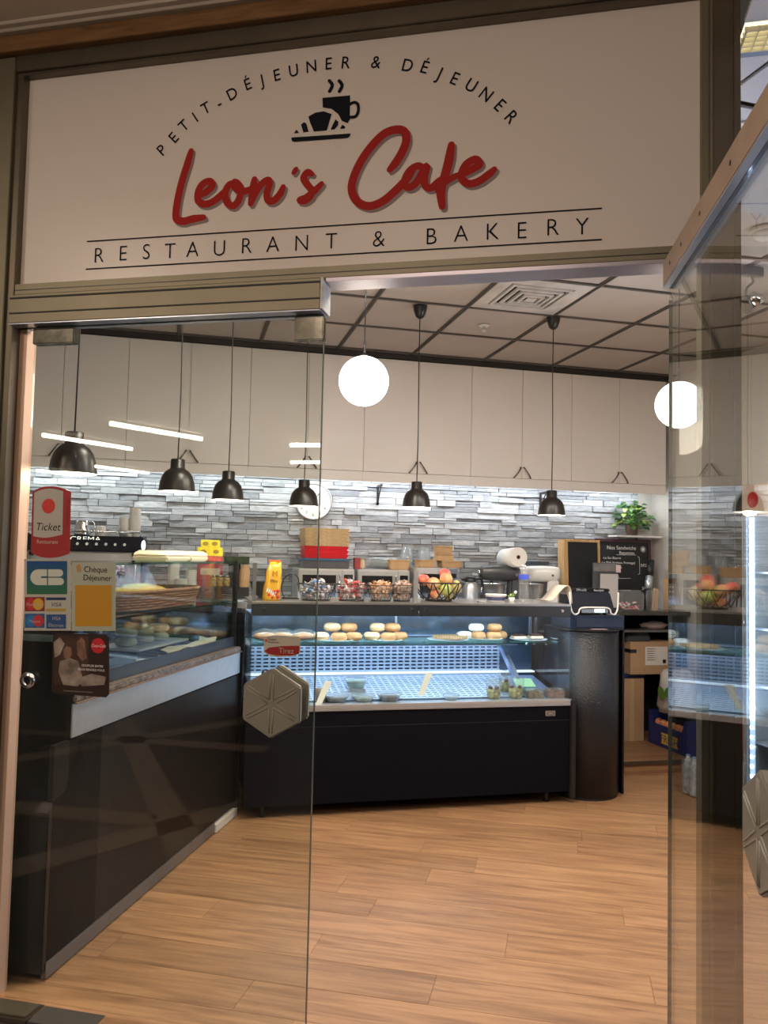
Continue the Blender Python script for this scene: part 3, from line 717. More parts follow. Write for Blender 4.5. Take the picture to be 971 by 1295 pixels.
# ================================================================== FRONT DISPLAY CASE
CX0, CX1, FY, BY = .405, 2.46, 4.86, 5.46
dc = thing('display_case', 'black refrigerated glass display case with buns and salads facing the door', 'display case', ((CX0+CX1)/2, 5.15, 0))
w = lambda n, m, mt, **k: wpart(n, m, mt, dc, **k)
w('base_panel', MB().box((CX0-.02,FY-.01,.075),(CX1-.005,FY+.015,.622)), mat('case_black', (.004,.004,.007), .6, spec=.10), bevel=.003)
w('base_panel_joint', MB().box((CX0-.02,FY-.0115,.528),(CX1-.005,FY-.009,.531)), M_blackmatte)
w('base_body', MB().box((CX0,FY+.016,.09),(CX1-.01,BY,.62)), M_blackmatte)
w('side_post', MB().box((CX1-.004,FY-.03,.03),(CX1+.035,FY+.05,.66)), M_black, bevel=.006)
w('brand_plate', MB().box((2.285,FY-.014,.556),(2.355,FY-.010,.592)), mat('plate_silver', (.45,.43,.40), .35, .8), bevel=.002)
rg = MB().lathe([(.021,-.001),(.025,-.001),(.025,.001),(.021,.001)], n=20, sy=.45, mx=Matrix.Rotation(PI/2,4,'X')).xf(Matrix.Translation((2.32,FY-.0145,.574)))
w('plate_oval', rg, M_black)
for x in (CX0+.1, CX1-.13):
    for y in (FY+.06, BY-.06): w('foot', MB().cyl((x,y,0),(x,y,.09),.02,.014,12), M_black)
w('bottom_rail', MB().box((CX0-.02,FY-.022,.622),(CX1+.01,FY+.01,.640)), M_steel, bevel=.003)
w('sill', MB().box((CX0-.02,FY-.022,.640),(CX1+.01,FY+.04,.660)), mat('pale_sill', (.58,.57,.56), .3, .6), bevel=.002)
w('deck', MB().box((CX0,FY+.04,.645),(CX1,BY-.03,.656)), mat('deck_steel_blue', (.55,.64,.74), .3, .5))
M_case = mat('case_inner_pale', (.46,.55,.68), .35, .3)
# sloped perforated rear deck and upright perforated back panel: slats and bars
ps = MB(); yb = BY-.06; xe = CX1-.27
for k in range(39):
    x = CX0+.03+k*(xe-CX0-.04)/38; ps.box((x-.007,yb,.778),(x+.007,yb+.004,.945))
for k in range(8): ps.box((CX0+.02,yb-.001,.776+k*.0238),(xe,yb+.003,.788+k*.0238))
o = w('perforated_back', ps, M_case); o['kind'] = 'stuff'
ps = MB(); A_ = Vector((0,FY+.10,.664)); B_ = Vector((0,BY-.09,.745))
for k in range(39):
    x = CX0+.03+k*(xe-CX0-.04)/38
    ps.hexa([(x-.008,A_.y,A_.z),(x+.008,A_.y,A_.z),(x+.008,B_.y,B_.z),(x-.008,B_.y,B_.z)],[(x-.008,A_.y,A_.z+.004),(x+.008,A_.y,A_.z+.004),(x+.008,B_.y,B_.z+.004),(x-.008,B_.y,B_.z+.004)])
for k in range(13):
    g_ = A_.lerp(B_, k/12); h_ = A_.lerp(B_, (k+.55)/12)
    ps.hexa([(CX0+.02,g_.y,g_.z-.001),(xe,g_.y,g_.z-.001),(xe,h_.y,h_.z-.001),(CX0+.02,h_.y,h_.z-.001)],[(CX0+.02,g_.y,g_.z+.005),(xe,g_.y,g_.z+.005),(xe,h_.y,h_.z+.005),(CX0+.02,h_.y,h_.z+.005)])
o = w('perforated_deck', ps, M_case); o['kind'] = 'stuff'
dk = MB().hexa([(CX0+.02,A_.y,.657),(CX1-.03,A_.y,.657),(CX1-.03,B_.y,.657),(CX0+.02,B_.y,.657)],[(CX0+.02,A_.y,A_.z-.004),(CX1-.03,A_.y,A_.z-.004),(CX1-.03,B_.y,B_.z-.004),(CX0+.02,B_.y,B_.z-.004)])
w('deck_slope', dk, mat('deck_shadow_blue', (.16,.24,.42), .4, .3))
w('air_duct_back', MB().box((CX0+.01,BY-.045,.66),(CX1-.02,BY-.035,1.005)), mat('case_dark_blue', (.08,.11,.17), .4, .3))
w('back_ledge', MB().box((CX0+.01,BY-.10,.762),(CX1-.02,BY-.045,.772)), mat('ledge_led_lit', (.8,.86,.92), .3, emit=.9, ecol=(.7,.84,1)))  # ledge given emission to look lit by the case led
w('shelf_glass', MB().box((CX0+.01,FY+.06,1.010),(CX1-.03,BY-.14,1.018)), M_glass_green)
w('shelf_light_box', MB().box((CX0+.01,BY-.16,.965),(CX1-.28,BY-.06,1.004)), mat('shelf_led_box', (.8,.85,.95), .4, emit=1.6, ecol=(.72,.84,1)))
w('shelf_rail', MB().box((CX0+.01,FY+.20,.985),(CX1-.28,FY+.225,1.0095)), mat('blue_steel', (.35,.42,.62), .3, .7))
sb = MB().hexa([(2.205,FY+.20,.66),(2.235,FY+.20,.66),(2.235,FY+.26,.66),(2.205,FY+.26,.66)],[(2.205,FY+.02,1.06),(2.235,FY+.02,1.06),(2.235,FY+.08,1.06),(2.205,FY+.08,1.06)])
sb = MB().hexa([(2.22,FY+.20,.665),(2.25,FY+.20,.665),(2.25,FY+.28,.665),(2.22,FY+.28,.665)],[(2.10,FY+.30,.985),(2.13,FY+.30,.985),(2.13,FY+.38,.985),(2.10,FY+.38,.985)]); w('shelf_bracket', sb, MATS['blue_steel'], bevel=.002)
# sliding rear doors of bluish mirror steel between worktop and shelf
w('rear_sliding_door', MB().box((CX0+.02,BY-.03,1.01),(1.45,BY-.025,1.19)).box((1.43,BY-.022,1.01),(CX1-.03,BY-.017,1.19)), mat('mirror_blue', (.30,.38,.50), .18, .9, bump=.25, bscale=5))
for a_ in ((1.43,1.01),(CX0+.005,.62),(CX1-.03,.62)): w('rear_post', MB().box((a_[0],BY-.034,a_[1]),(a_[0]+.015,BY-.012,1.19)), M_steel)
w('front_glass', MB().box((CX0,FY,.66),(1.428,FY+.006,1.19)).box((1.432,FY,.66),(CX1,FY+.006,1.19)), M_glass)
w('end_glass', MB().box((CX0,FY+.007,.66),(CX0+.006,BY-.035,1.19)), M_glass)
w('end_glass', MB().box((CX1-.006,FY+.007,.66),(CX1,BY-.035,1.19)), M_glass)
w('fascia', MB().box((CX0-.003,FY-.006,1.190),(1.4285,FY+.02,1.258)).box((1.4315,FY-.006,1.190),(CX1+.002,FY+.02,1.258)), mat('fascia_black', (.028,.03,.032), .28), bevel=.002)
for x in (.475, 1.385, 1.475, 2.40):
    w('fascia_screw', MB().lathe([(.0,-.012),(.008,-.011),(.012,-.004),(.012,0),(.0,0)], n=16, mx=Matrix.Rotation(-PI/2,4,'X')).xf(Matrix.Translation((x,FY-.008,1.228))) if 0 else MB().cyl((x,FY-.006,1.228),(x,FY-.013,1.228),.012,.009,16), M_chrome)
w('case_top', MB().box((CX0-.003,FY-.008,1.258),(CX1+.002,BY,1.272)), mat('top_steel', (.50,.48,.45), .3, .8), bevel=.002)
w('led_tube', MB().cyl((CX0+.03,FY+.045,1.212),(CX1-.03,FY+.045,1.212),.006,n=8), mat('led_cool', (1,1,1), .5, emit=14, ecol=(.75,.87,1)))
w('front_led_glow', MB().box((CX0+.02,BY-.065,.958),(CX1-.28,BY-.055,.963)), MATS['led_cool'])
w('guard_post', MB().box((CX0+.0,FY+.02,1.272),(CX0+.022,FY+.045,1.50)), mat('guard_post_grey', (.20,.20,.20), .35, .6))
w('guard_post', MB().box((1.405,FY+.02,1.272),(1.430,FY+.045,1.475)), mat('guard_post_pale', (.50,.50,.50), .3, .6))
w('guard_glass', MB().box((CX0+.022,FY+.030,1.272),(1.405,FY+.035,1.46)), M_glass)
for a_ in ((2.20,FY+.1,1.0,.015),(2.30,FY+.2,.992,.017),(2.39,FY+.2,.988,.02)): w('glass_clip', MB().cyl(a_[:3],(a_[0],a_[1],a_[2]+a_[3]),.011,n=12), M_chrome)
# price tags clipped inside (tilted cream cards)
for (x, z, k) in ((.80,.655,0),(1.44,.70,1)):
    m = MB().prism([(x,FY+.012,z),(x+.035,FY+.012,z),(x+.105,FY+.045,z+.135),(x+.06,FY+.045,z+.135)], (0,.004,.001))
    m.v = [Vector(q) for q in m.v]
    w('slanted_card', m, mat('cream_card', (.80,.76,.60), .6))

# ================================================================== LEFT COUNTER
A0 = Vector((-.441, 3.183, 0)); U = Vector((.406,.9139,0)).normalized(); LW = Vector((-U.y, U.x, 0))
LZ = math.atan2(U.y, U.x)
lc = thing('corner_counter', 'black glossy serving counter with glass display along the left side', 'counter', A0, LZ)
q = lambda n, m, mt, **k: part(n, m, mt, lc, **k)      # x along (away), y into the counter, z up
M_panel = mat('brown_black_gloss', (.010,.007,.0055), .42, spec=.18)
q('front_panel', MB().box((.02,0,.065),(1.95,.02,.835)), M_panel, bevel=.002)
q('end_panel', MB().prism([(.0,0,.03),(.0,0,.60),(.02,0,.635),(.105,0,.655),(.118,0,.70),(.118,0,1.20),(.36,0,1.20),(.36,0,.03)], (0,.85,0)), M_blackgloss, bevel=.003)
q('kick_strip', MB().box((.02,-.004,.008),(1.62,.015,.064)), mat('grey_kick', (.17,.16,.16), .35, .5))
q('kick_end', MB().box((1.62,-.012,.004),(1.95,.02,.05)), mat('pale_kick', (.62,.58,.50), .4), bevel=.002)
q('body', MB().box((.36,.021,.03),(1.95,.85,.95)), M_blackmatte)
q('steel_band', MB().box((.122,-.006,.842),(1.95,.02,.968)), M_steel, bevel=.002)
M_marble = mat('speckled_marble', (.17,.13,.108), .3, noise=.95, nscale=48)
q('stone_top', MB().box((.13,-.012,.972),(1.93,.84,1.000)), M_marble, bevel=.006)
q('stone_lip', MB().box((.13,-.018,.968),(1.93,-.010,.974)), mat('rust_edge', (.20,.125,.09), .5))
q('black_band', MB().box((.13,.03,1.000),(1.93,.048,1.056)), mat('band_blueblack', (.03,.036,.05), .3), bevel=.002)
q('far_end_panel', MB().box((1.935,-.02,.02),(1.965,.84,1.20)), M_blackgloss, bevel=.012)
q('front_glass', MB().box((.20,.033,1.056),(1.915,.039,1.262)), M_glass)
q('lower_glass_shelf', MB().box((.20,.02,1.262),(1.93,.46,1.272)), M_glass_green)
q('top_glass', MB().box((.20,.03,1.494),(1.93,.40,1.504)), M_glass_green)
q('upper_front_glass', MB().box((.20,.033,1.272),(1.915,.038,1.494)), M_glass)
q('far_post', MB().box((1.918,.02,1.0),(1.932,.05,1.51)), M_black)
q('near_post', MB().box((.20,.38,1.272),(.215,.40,1.494)), M_chrome)
q('middle_post', MB().box((1.04,.40,1.0),(1.052,.412,1.262)).box((1.04,.38,1.272),(1.05,.392,1.494)), M_steel)
q('far_glass', MB().box((1.905,.05,1.056),(1.911,.44,1.494)), M_glass)
q('far_bracket', MB().box((1.966,-.02,1.225),(1.99,.05,1.262)), M_steel)

# ================================================================== BLACK TILL COLUMN
cl = thing('till_column', 'tall black textured round-fronted column beside the display case', 'column', (2.68,5.07,0))
M_col = mat('black_textured', (.012,.013,.016), .28, bump=.55, bscale=110)
pc = []
R0 = .222
for k in range(33):
    a = math.radians(190+k*160/32+0); pc.append((R0*math.cos(a), R0*math.sin(a), 0))
pc = [(-.21,.20,.02)]+[(p_[0],p_[1],.02) for p_ in pc]+[(.21,.20,.02)]
m = MB().prism(pc, (0,0,1.075)); 
for i in range(len(m.sm)): m.sm[i] = i > 1 and i < len(m.sm)-1
part('column_body', m, M_col, cl)
part('column_plinth', MB().prism([(x*.97,y*.97,0) for x,y,z_ in pc], (0,0,.02)), M_blackmatte, cl)
part('column_top', MB().prism([(x*1.05,y*1.04,1.095) for x,y,z_ in pc], (0,0,.012)), M_blackmatte, cl, bevel=.002)
part('side_trim', MB().box((.212,-.12,.01),(.226,.20,1.095)), M_blackgloss, cl)

# ================================================================== THINGS ON THE BACK COUNTER
def X(px, py, Y): return aty(px, py, Y).x
def Zp(px, py, Y): return aty(px, py, Y).z
M_mwsteel = mat('microwave_steel', (.62,.61,.60), .36, .6, noise=.05, nscale=14)
M_mwglass = mat('microwave_glass', (.02,.02,.022), .12)
def microwave(x0, x1, label, body=M_mwsteel, panel=M_mwsteel, z1=1.455, y0=5.98):
    t = thing('microwave_oven', label, 'microwave', ((x0+x1)/2, y0+.18, CZ), 0, 'microwave ovens in a row on the back counter')
    wpart('oven_body', MB().box((x0,y0+.02,CZ+.008),(x1,y0+.36,z1)), body, t, bevel=.004)
    xp = x1-(x1-x0)*.23
    d = wpart('oven_door', MB().box((x0+.002,y0,CZ+.012),(xp,y0+.02,z1-.004)), body, t, bevel=.003)
    wpart('door_window', MB().box((x0+.03,y0-.002,CZ+.045),(xp-.045,y0,z1-.045)), M_mwglass, d)
    wpart('door_handle', MB().tube([(xp-.022,y0,CZ+.05),(xp-.022,y0-.025,CZ+.06),(xp-.022,y0-.025,z1-.05),(xp-.022,y0,z1-.04)], .006), M_chrome, d)
    c = wpart('control_panel', MB().box((xp+.002,y0+.001,CZ+.012),(x1-.002,y0+.02,z1-.004)), panel, t, bevel=.002)
    wpart('display', MB().box((xp+.015,y0-.001,z1-.075),(x1-.015,y0+.001,z1-.04)), M_mwglass, c)
    for r in range(4):
        for k in range(2):
            xx = xp+.02+k*(x1-xp-.05)*.8
            wpart('button', MB().cyl((xx+.008,y0+.001,z1-.10-r*.035),(xx+.008,y0-.003,z1-.10-r*.035),.007,n=10), M_lampwhite if 0 else M_paper, c)
    for a in (x0+.03, x1-.03): wpart('foot', MB().cyl((a,y0+.06,CZ),(a,y0+.06,CZ+.008),.012,n=10), M_black, t)
microwave(.83, 1.255, 'steel microwave oven under the stack of red trays')
microwave(1.28, 1.685, 'steel microwave oven under the clear tubs, middle of three')
microwave(1.715, 2.045, 'steel microwave oven behind the fruit bowl, blue-lit control panel', panel=mat('blue_grey_panel', (.35,.42,.55), .25, .7), z1=1.478, y0=5.90)
MWZ, MWZ3 = 1.456, 1.479
# stack on the first microwave
def tray(x0, x1, y0, y1, z, h, m, label, name='serving_tray', group=None, cat='tray', wall=.012, flare=.014):
    mb = MB(); 
    o_ = [(x0,y0),(x1,y0),(x1,y1),(x0,y1)]
    def ring(d, z): return [(x0-d,y0-d,z),(x1+d,y0-d,z),(x1+d,y1+d,z),(x0-d,y1+d,z)]
    a, b, c, d = ring(-flare, z), ring(0, z+h), ring(-wall, z+h), ring(-wall-flare, z+.004)
    mb.add(a+b+c+d, [(3,2,1,0)]+[(i,(i+1)%4,4+(i+1)%4,4+i) for i in range(4)]+[(4+i,4+(i+1)%4,8+(i+1)%4,8+i) for i in range(4)]+[(8+i,8+(i+1)%4,12+(i+1)%4,12+i) for i in range(4)]+[(12,13,14,15)])
    return solo(name, mb, m, label, cat, ((x0+x1)/2,(y0+y1)/2,z), group, bevel=.002, normals=True)
xa, xb = X(383,690,6.08), X(441,690,6.08)
M_navy = mat('dark_box', (.05,.055,.065), .35); M_bluelid = mat('blue_lid', (.04,.12,.22), .35)
t = thing('storage_box', 'dark clear-fronted storage box with blue lid under the red trays', 'box', ((xa+xb)/2,6.2,MWZ))
wpart('box_body', MB().box((xa,6.04,MWZ),(xb,6.32,MWZ+.058)), mat('smoky_box', (.10,.10,.11), .25), t, bevel=.006)
wpart('box_lid', MB().box((xa-.005,6.035,MWZ+.059),(xb+.005,6.325,MWZ+.076)), M_bluelid, t, bevel=.003)
M_tred = mat('red_tray', (.72,.03,.04), .35)
z = MWZ+.077
for k in range(3):
    tray(xa+.005,xb-.005,6.04,6.32,z,.030,M_tred,'red plastic tray, '+('bottom','middle','top')[k]+' of the red ones stacked on the microwave',group='red trays stacked on the microwave'); z += .0305
M_cane = mat('woven_cane', (.74,.54,.30), .7, noise=.22, nscale=30, bump=.5, bscale=150)
z += .001
for k in range(5):
    dx = R_.uniform(-.006,.006)
    tray(xa+.0+dx,xb+dx,6.03,6.33,z,.0265,M_cane,'woven straw tray, '+('lowest','second from below','middle','second from top','top')[k]+' of the tan stack above the red trays','straw_tray',group='woven straw trays above the red ones'); z += .027
# wall clock
ck = thing('wall_clock', 'round white wall clock with black numerals, half hidden by a bell pendant', 'clock', (.990,6.40,1.985))
f = lambda n, m, mt, **k: part(n, m, mt, ck, **k)
RX = Matrix.Rotation(PI/2,4,'X')
f('clock_case', MB().lathe([(.0,-.018),(.140,-.018),(.150,-.008),(.150,.016),(.143,.024),(.136,.018),(.136,.008),(.0,.008)], n=48, mx=RX), mat('clock_silver', (.52,.51,.50), .3, .7))
f('clock_face', MB().cyl((0,-.008,0),(0,-.0095,0),.136,n=48), mat('clock_white', (.86,.84,.80), .5))
nm = MB()
for k in range(12):
    a = PI/2-(k+1)*PI/6; text(nm, str(k+1), .034, (.108*math.cos(a),-.0105,.108*math.sin(a)))
o = f('numerals', nm, M_print, normals=False); o['kind'] = 'stuff'
f('hour_hand', MB().box((-.004,-.0135,-.01),(.004,-.0125,.065)).xf(Matrix.Rotation(math.radians(-70),4,'Y')), M_print)
f('minute_hand', MB().box((-.003,-.0155,-.015),(.003,-.0145,.10)).xf(Matrix.Rotation(math.radians(35),4,'Y')), M_print)
f('hand_boss', MB().cyl((0,-.0095,0),(0,-.018,0),.007,n=12), M_print)
# shelf brackets
for (px, lab) in ((478,'black shelf bracket on the stone wall right of the clock'),(684,'black shelf bracket behind the right bell pendant')):
    x = X(px,625,6.40)
    m = MB().box((x-.008,6.405,1.975),(x+.008,6.418,2.135)).box((x-.008,6.28,2.118),(x+.008,6.405,2.135)).cyl((x,6.405,1.985),(x,6.418,1.985),.012,n=12)
    m.tube([(x,6.405,2.0),(x,6.38,2.03),(x,6.33,2.09),(x,6.30,2.118)], .005)
    solo('shelf_bracket', m, M_black, lab, 'bracket', (x,6.41,2.0), 'black shelf brackets')
# tubs and kraft boxes on the second and third microwaves
def tapered(name, x, y, z, w, d, h, top, m, label, cat, group=None, lid=None):
    t = thing(name, label, cat, (x,y,z), R_.uniform(-.1,.1), group); a = w/2*(1/top); b = d/2*(1/top)
    mb = MB().hexa([(-a*.0-w/2/top,-d/2/top,0),(w/2/top,-d/2/top,0),(w/2/top,d/2/top,0),(-w/2/top,d/2/top,0)],[(-w/2,-d/2,h),(w/2,-d/2,h),(w/2,d/2,h),(-w/2,d/2,h)])
    part('box_body', mb, m, t, bevel=.005)
    part('box_lid', MB().box((-w/2-.003,-d/2-.003,h+.0003),(w/2+.003,d/2+.003,h+.010)), lid or m, t, bevel=.003); return t
x = X(456,712,6.06); t = thing('dessert_box', 'small red and cream carton beside the clear tubs', 'carton', (x,6.12,MWZ))
part('carton_body', MB().box((-.040,-.03,0),(.006,.03,.086)), mat('dark_red_card', (.28,.03,.03), .5), t, bevel=.003); part('cream_pouch', MB().box((.007,-.03,0),(.042,.03,.082)), mat('cream_pouch', (.66,.50,.34), .6), t, bevel=.012)
cup = None
for k in range(7):
    x = X(472,712,6.08)+k*.024
    if cup is None:
        cup = thing('clear_tub', 'x', 'tub', (x,6.13,MWZ+.052), PI/2, 'clear plastic tubs nested in a lying stack')
        m = MB().lathe([(.036,-.055),(.038,-.05),(.047,.050),(.050,.053),(.050,.056),(.046,.055),(.036,-.045),(.0,-.05)], n=24, mx=Matrix.Rotation(PI/2,4,'X'))
        part('tub_wall', m, M_clearplastic, cup); t = cup
    else: t = clone(cup, (x,6.13,MWZ+.052), PI/2)
    t['label'] = 'clear plastic tub lying nested in the row on the middle microwave'
tapered('kraft_box', X(504,712,6.06), 6.12, MWZ, .165, .15, .068, 1.12, M_kraft, 'brown kraft food box on the right of the middle microwave', 'box')
tapered('kraft_bowl', X(540,714,6.0), 6.06, MWZ3, .135, .13, .050, 1.15, M_kraft, 'kraft food box on the left of the microwave behind the fruit', 'box', 'kraft boxes on the right microwave')
tapered('kraft_bowl', X(571,714,6.0), 6.06, MWZ3, .165, .13, .045, 1.12, M_kraft, 'wide kraft food box at the bottom of the tallest kraft stack', 'box', 'kraft boxes on the right microwave')
t = tapered('kraft_bowl', X(564,704,6.0), 6.06, MWZ3+.056, .125, .12, .042, 1.0/1.10, M_kraft, 'upturned kraft food box in the middle of the kraft stack', 'box', 'kraft boxes on the right microwave')
tapered('kraft_bowl', X(563,694,6.0), 6.06, MWZ3+.109, .125, .12, .050, 1.10, M_kraft, 'kraft food box on top of the tallest kraft stack', 'box', 'kraft boxes on the right microwave')
for (px, n_, y_, z_, lab) in ((514,4,6.2,MWZ+.08,'behind the kraft box'),(537,3,6.22,MWZ3+.001,'at the back of the right microwave')):
    t = thing('clear_cup_stack', 'upturned stack of clear plastic cups '+lab, 'cup stack', (X(px,700,6.2),y_,MWZ if n_ == 4 else MWZ3))
    for k in range(n_+2): part('clear_cup', MB().lathe([(.052,k*.018),(.040,.085+k*.018),(.0,.085+k*.018)], n=20), M_clearplastic, t)
# kettle / thermos
x = X(594,745,5.95)
t = thing('thermos_jug', 'steel thermos jug with black lid and handle beside the grey mixer', 'jug', (x,5.94,CZ))
part('jug_body', MB().lathe([(.0,0),(.060,0),(.062,.01),(.062,.17),(.052,.205),(.045,.215),(.0,.216)], n=32), M_steel, t)
part('jug_lid', MB().lathe([(.046,.216),(.047,.24),(.030,.258),(.0,.262)], n=24), M_black, t)
part('jug_handle', MB().tube(spline([(.05,0,.235),(.085,0,.24),(.098,0,.20),(.095,0,.12),(.080,0,.07),(.060,0,.06)]), .010), M_black, t)
part('jug_spout', MB().hexa([(-.07,-.012,.225),(-.03,-.015,.215),(-.03,.015,.215),(-.07,.012,.225)],[(-.07,-.012,.238),(-.03,-.015,.245),(-.03,.015,.245),(-.07,.012,.238)]), M_black, t)
# stand mixers
M_bowl = mat('satin_bowl_steel', (.72,.71,.70), .30, .85)
def mixer(x, y, m, label, flip=1, head=.0):
    t = thing('stand_mixer', label, 'mixer', (x,y,CZ), 0, 'stand mixers on the back counter')
    s = flip
    def bx(n, pts_b, pts_t, mt, bev): return part(n, MB().hexa([(s*a,b,c) for a,b,c in pts_b], [(s*a,b,c) for a,b,c in pts_t]), mt, t, bevel=bev)
    bx('mixer_base', [(-.17,-.09,0),(.14,-.09,0),(.14,.09,0),(-.17,.09,0)], [(-.16,-.08,.035),(.13,-.08,.035),(.13,.08,.035),(-.16,.08,.035)], m, .012)
    bx('mixer_neck', [(.045,-.055,.03),(.135,-.055,.03),(.135,.055,.03),(.045,.055,.03)], [(.055,-.045,.25),(.14,-.045,.25),(.14,.045,.25),(.055,.045,.25)], m, .018)
    hd = MB(); 
    prof = [(-.185,.030,.040),(-.17,.046,.052),(-.10,.054,.062),(.0,.058,.066),(.09,.056,.064),(.135,.045,.055),(.150,.028,.036)]
    n = 18; vs = []; fs = []
    for (xx, ry_, rz) in prof:
        for k in range(n):
            a = 2*PI*k/n; c_, s_ = math.cos(a), math.sin(a)
            vs.append((s*xx, ry_*math.copysign(abs(c_)**.7, c_), .285+rz*math.copysign(abs(s_)**.7, s_)))
    for j in range(len(prof)-1):
        for k in range(n): fs.append((j*n+k, j*n+(k+1)%n, (j+1)*n+(k+1)%n, (j+1)*n+k))
    fs += [tuple(range(n)), tuple(range((len(prof)-1)*n, len(prof)*n))]
    hd.add(vs, fs, 0, True); part('mixer_head', hd, m, t)
    part('attachment_hub', MB().cyl((s*-.185,0,.285),(s*-.20,0,.285),.020,n=16), M_chrome, t)
    part('beater_shaft', MB().cyl((s*-.09,0,.23),(s*-.09,0,.15),.014,.010,n=12), M_chrome, t)
    b = part('mixing_bowl', MB().lathe([(.0,.038),(.045,.040),(.060,.052),(.082,.09),(.098,.15),(.104,.20),(.107,.202),(.103,.204),(.095,.15),(.0,.055)], (s*-.085,0,0), 36), M_bowl, t)
    part('bowl_handle', MB().tube(spline([(s*-.17,-.06,.18),(s*-.20,-.085,.175),(s*-.20,-.085,.12),(s*-.165,-.06,.10)]), .006), M_chrome, b)
    part('speed_knob', MB().cyl((s*.10,-.045,.275),(s*.10,-.062,.275),.009,n=12), M_chrome, t)
    return t
mixer(X(637,740,5.98), 6.02, mat('mixer_grey', (.10,.10,.105), .35, .5), 'dark grey stand mixer with a steel bowl, left of the water bottle')
mx2 = mixer(X(690,740,6.0), 6.08, mat('mixer_white', (.80,.78,.74), .25, coat=.4), 'white stand mixer with a steel bowl, right of the water bottle', flip=1)
mx2.rotation_euler.z = math.radians(-35); mx2.matrix_basis = Matrix.Translation(mx2.location) @ Matrix.Rotation(math.radians(-35),4,'Z')
# kitchen roll lying on the mixers
x = X(646,706,5.86); c0 = Vector((X(640,703,6.12),6.14,1.562)); c1 = Vector((X(658,704,5.86),5.90,1.575))
kr = thing('kitchen_roll', 'big white paper roll lying across the two stand mixers', 'paper roll', c1)
M_roll = mat('paper_roll', (.86,.84,.80), .85, bump=.15, bscale=90)
wpart('roll_paper', MB().cyl(c0, c1, .078, .078, 40), M_roll, kr, bevel=.004)
dd = (c1-c0).normalized()
wpart('roll_core', MB().cyl(c1+dd*.0005, c1+dd*.002, .0125, .0125, 20), M_print, kr)
wpart('core_ring', MB().lathe([(.0125,0),(.018,0),(.018,.002),(.0125,.002)], n=24, mx=dd.to_track_quat('Z','Y').to_matrix().to_4x4()).xf(Matrix.Translation(c1+dd*.0006)), M_kraft, kr)
solo('flat_tin', MB().box((X(668,700,6.25),6.22,1.515),(X(693,700,6.25),6.36,1.545)), mat('slate_lid', (.06,.075,.09), .4), 'slate-coloured flat tin behind the white stand mixer', 'tin', (X(680,700,6.25),6.29,1.515), bevel=.004)
solo('spare_carton', MB().box((X(668,700,6.25)+.005,6.23,CZ),(X(693,700,6.25)-.005,6.35,1.514)), mat('grey_carton', (.22,.22,.22), .6), 'tall grey carton carrying the slate-coloured tin behind the white mixer', 'carton', (X(680,700,6.25),6.29,CZ), bevel=.003)
# ================================================================== ON TOP OF THE DISPLAY CASE
TZ = 1.2725
xb_ = X(346,745,5.12)
# candy bag
M_cbag = mat('yellow_candy_bag', (.80,.42,.03), .22, noise=.1, nscale=10, coat=.5)
bx = X(345,745,5.0)
bag = thing('candy_bag', 'upright yellow bag of small sweets at the left end of the case top', 'candy bag', (bx,5.0,TZ))
m = MB(); rows = [(0,.055,.028),(.02,.056,.034),(.07,.053,.032),(.12,.050,.028),(.17,.048,.018),(.205,.042,.008),(.235,.034,.003)]
vs = []; n = 12
for (z_, a, b) in rows:
    for k in range(n):
        t_ = 2*PI*k/n; wv = .003*math.sin(3*t_+z_*60)
        vs.append(((a+wv)*math.cos(t_)+(z_-.12)*.10, (b+wv)*math.sin(t_), z_))
m.add(vs, [(j*n+k, j*n+(k+1)%n, (j+1)*n+(k+1)%n, (j+1)*n+k) for j in range(len(rows)-1) for k in range(n)]+[tuple(range(n)), tuple(range((len(rows)-1)*n, len(rows)*n))], 0, True)
part('bag_body', m, M_cbag, bag)
part('bag_seal', MB().box((-.028,-.003,.233),(.042,.003,.246)), mat('orange_red', (.75,.16,.04), .4), bag)
pt = MB(); 
text(pt, 'M', .045, (.006,-.034,.165), mi=0); text(pt, 'Mini', .028, (.002,-.0345,.120), mi=0)
part('bag_lettering', pt, mat('choc_brown', (.10,.03,.01), .4), bag, normals=False)
st_ = MB()
for k in range(5): st_.add([(-.040+.012*k,-.0353,.072-.006*k),(-.030+.012*k,-.0353,.080-.006*k),(-.034+.012*k,-.0353,.056-.006*k),(-.044+.012*k,-.0353,.050-.006*k)], [(0,1,2,3)])
part('bag_stripes', st_, M_paper, bag, normals=False)
dots = MB()
for k, (a, b) in enumerate(((-.025,.035),(-.006,.020),(.014,.040),(.030,.022),(.005,.055),(.028,.058))): dots.ball((a,-.031,b), .011, 10, sc=(1,.5,1))
part('printed_sweets', dots, mat('candy_red', (.60,.04,.04), .25), bag)
# dark bowl and wire stand
solo('dark_bowl', MB().lathe([(.0,.0),(.045,.0),(.048,.006),(.085,.050),(.104,.105),(.107,.107),(.101,.106),(.080,.052),(.0,.012)], (X(336,745,5.25),5.27,TZ), 36), mat('bowl_charcoal', (.045,.047,.045), .35), 'charcoal bowl standing behind the yellow candy bag', 'bowl', (X(336,745,5.25),5.27,TZ))
x = X(367,745,5.2)
m = MB().tube(spline([(x+.03,5.2,TZ+.004),(x-.03,5.2,TZ+.004),(x-.055,5.2,TZ+.06),(x-.04,5.2,TZ+.13),(x+.01,5.2,TZ+.16),(x+.05,5.2,TZ+.13),(x+.055,5.2,TZ+.05)]), .0035)
m.tube([(x-.05,5.16,TZ+.004),(x+.05,5.16,TZ+.004),(x+.05,5.24,TZ+.004),(x-.05,5.24,TZ+.004)], .0035, closed=True)
solo('wire_stand', m, M_black, 'thin black curled wire stand right of the charcoal bowl', 'stand', (x,5.2,TZ))
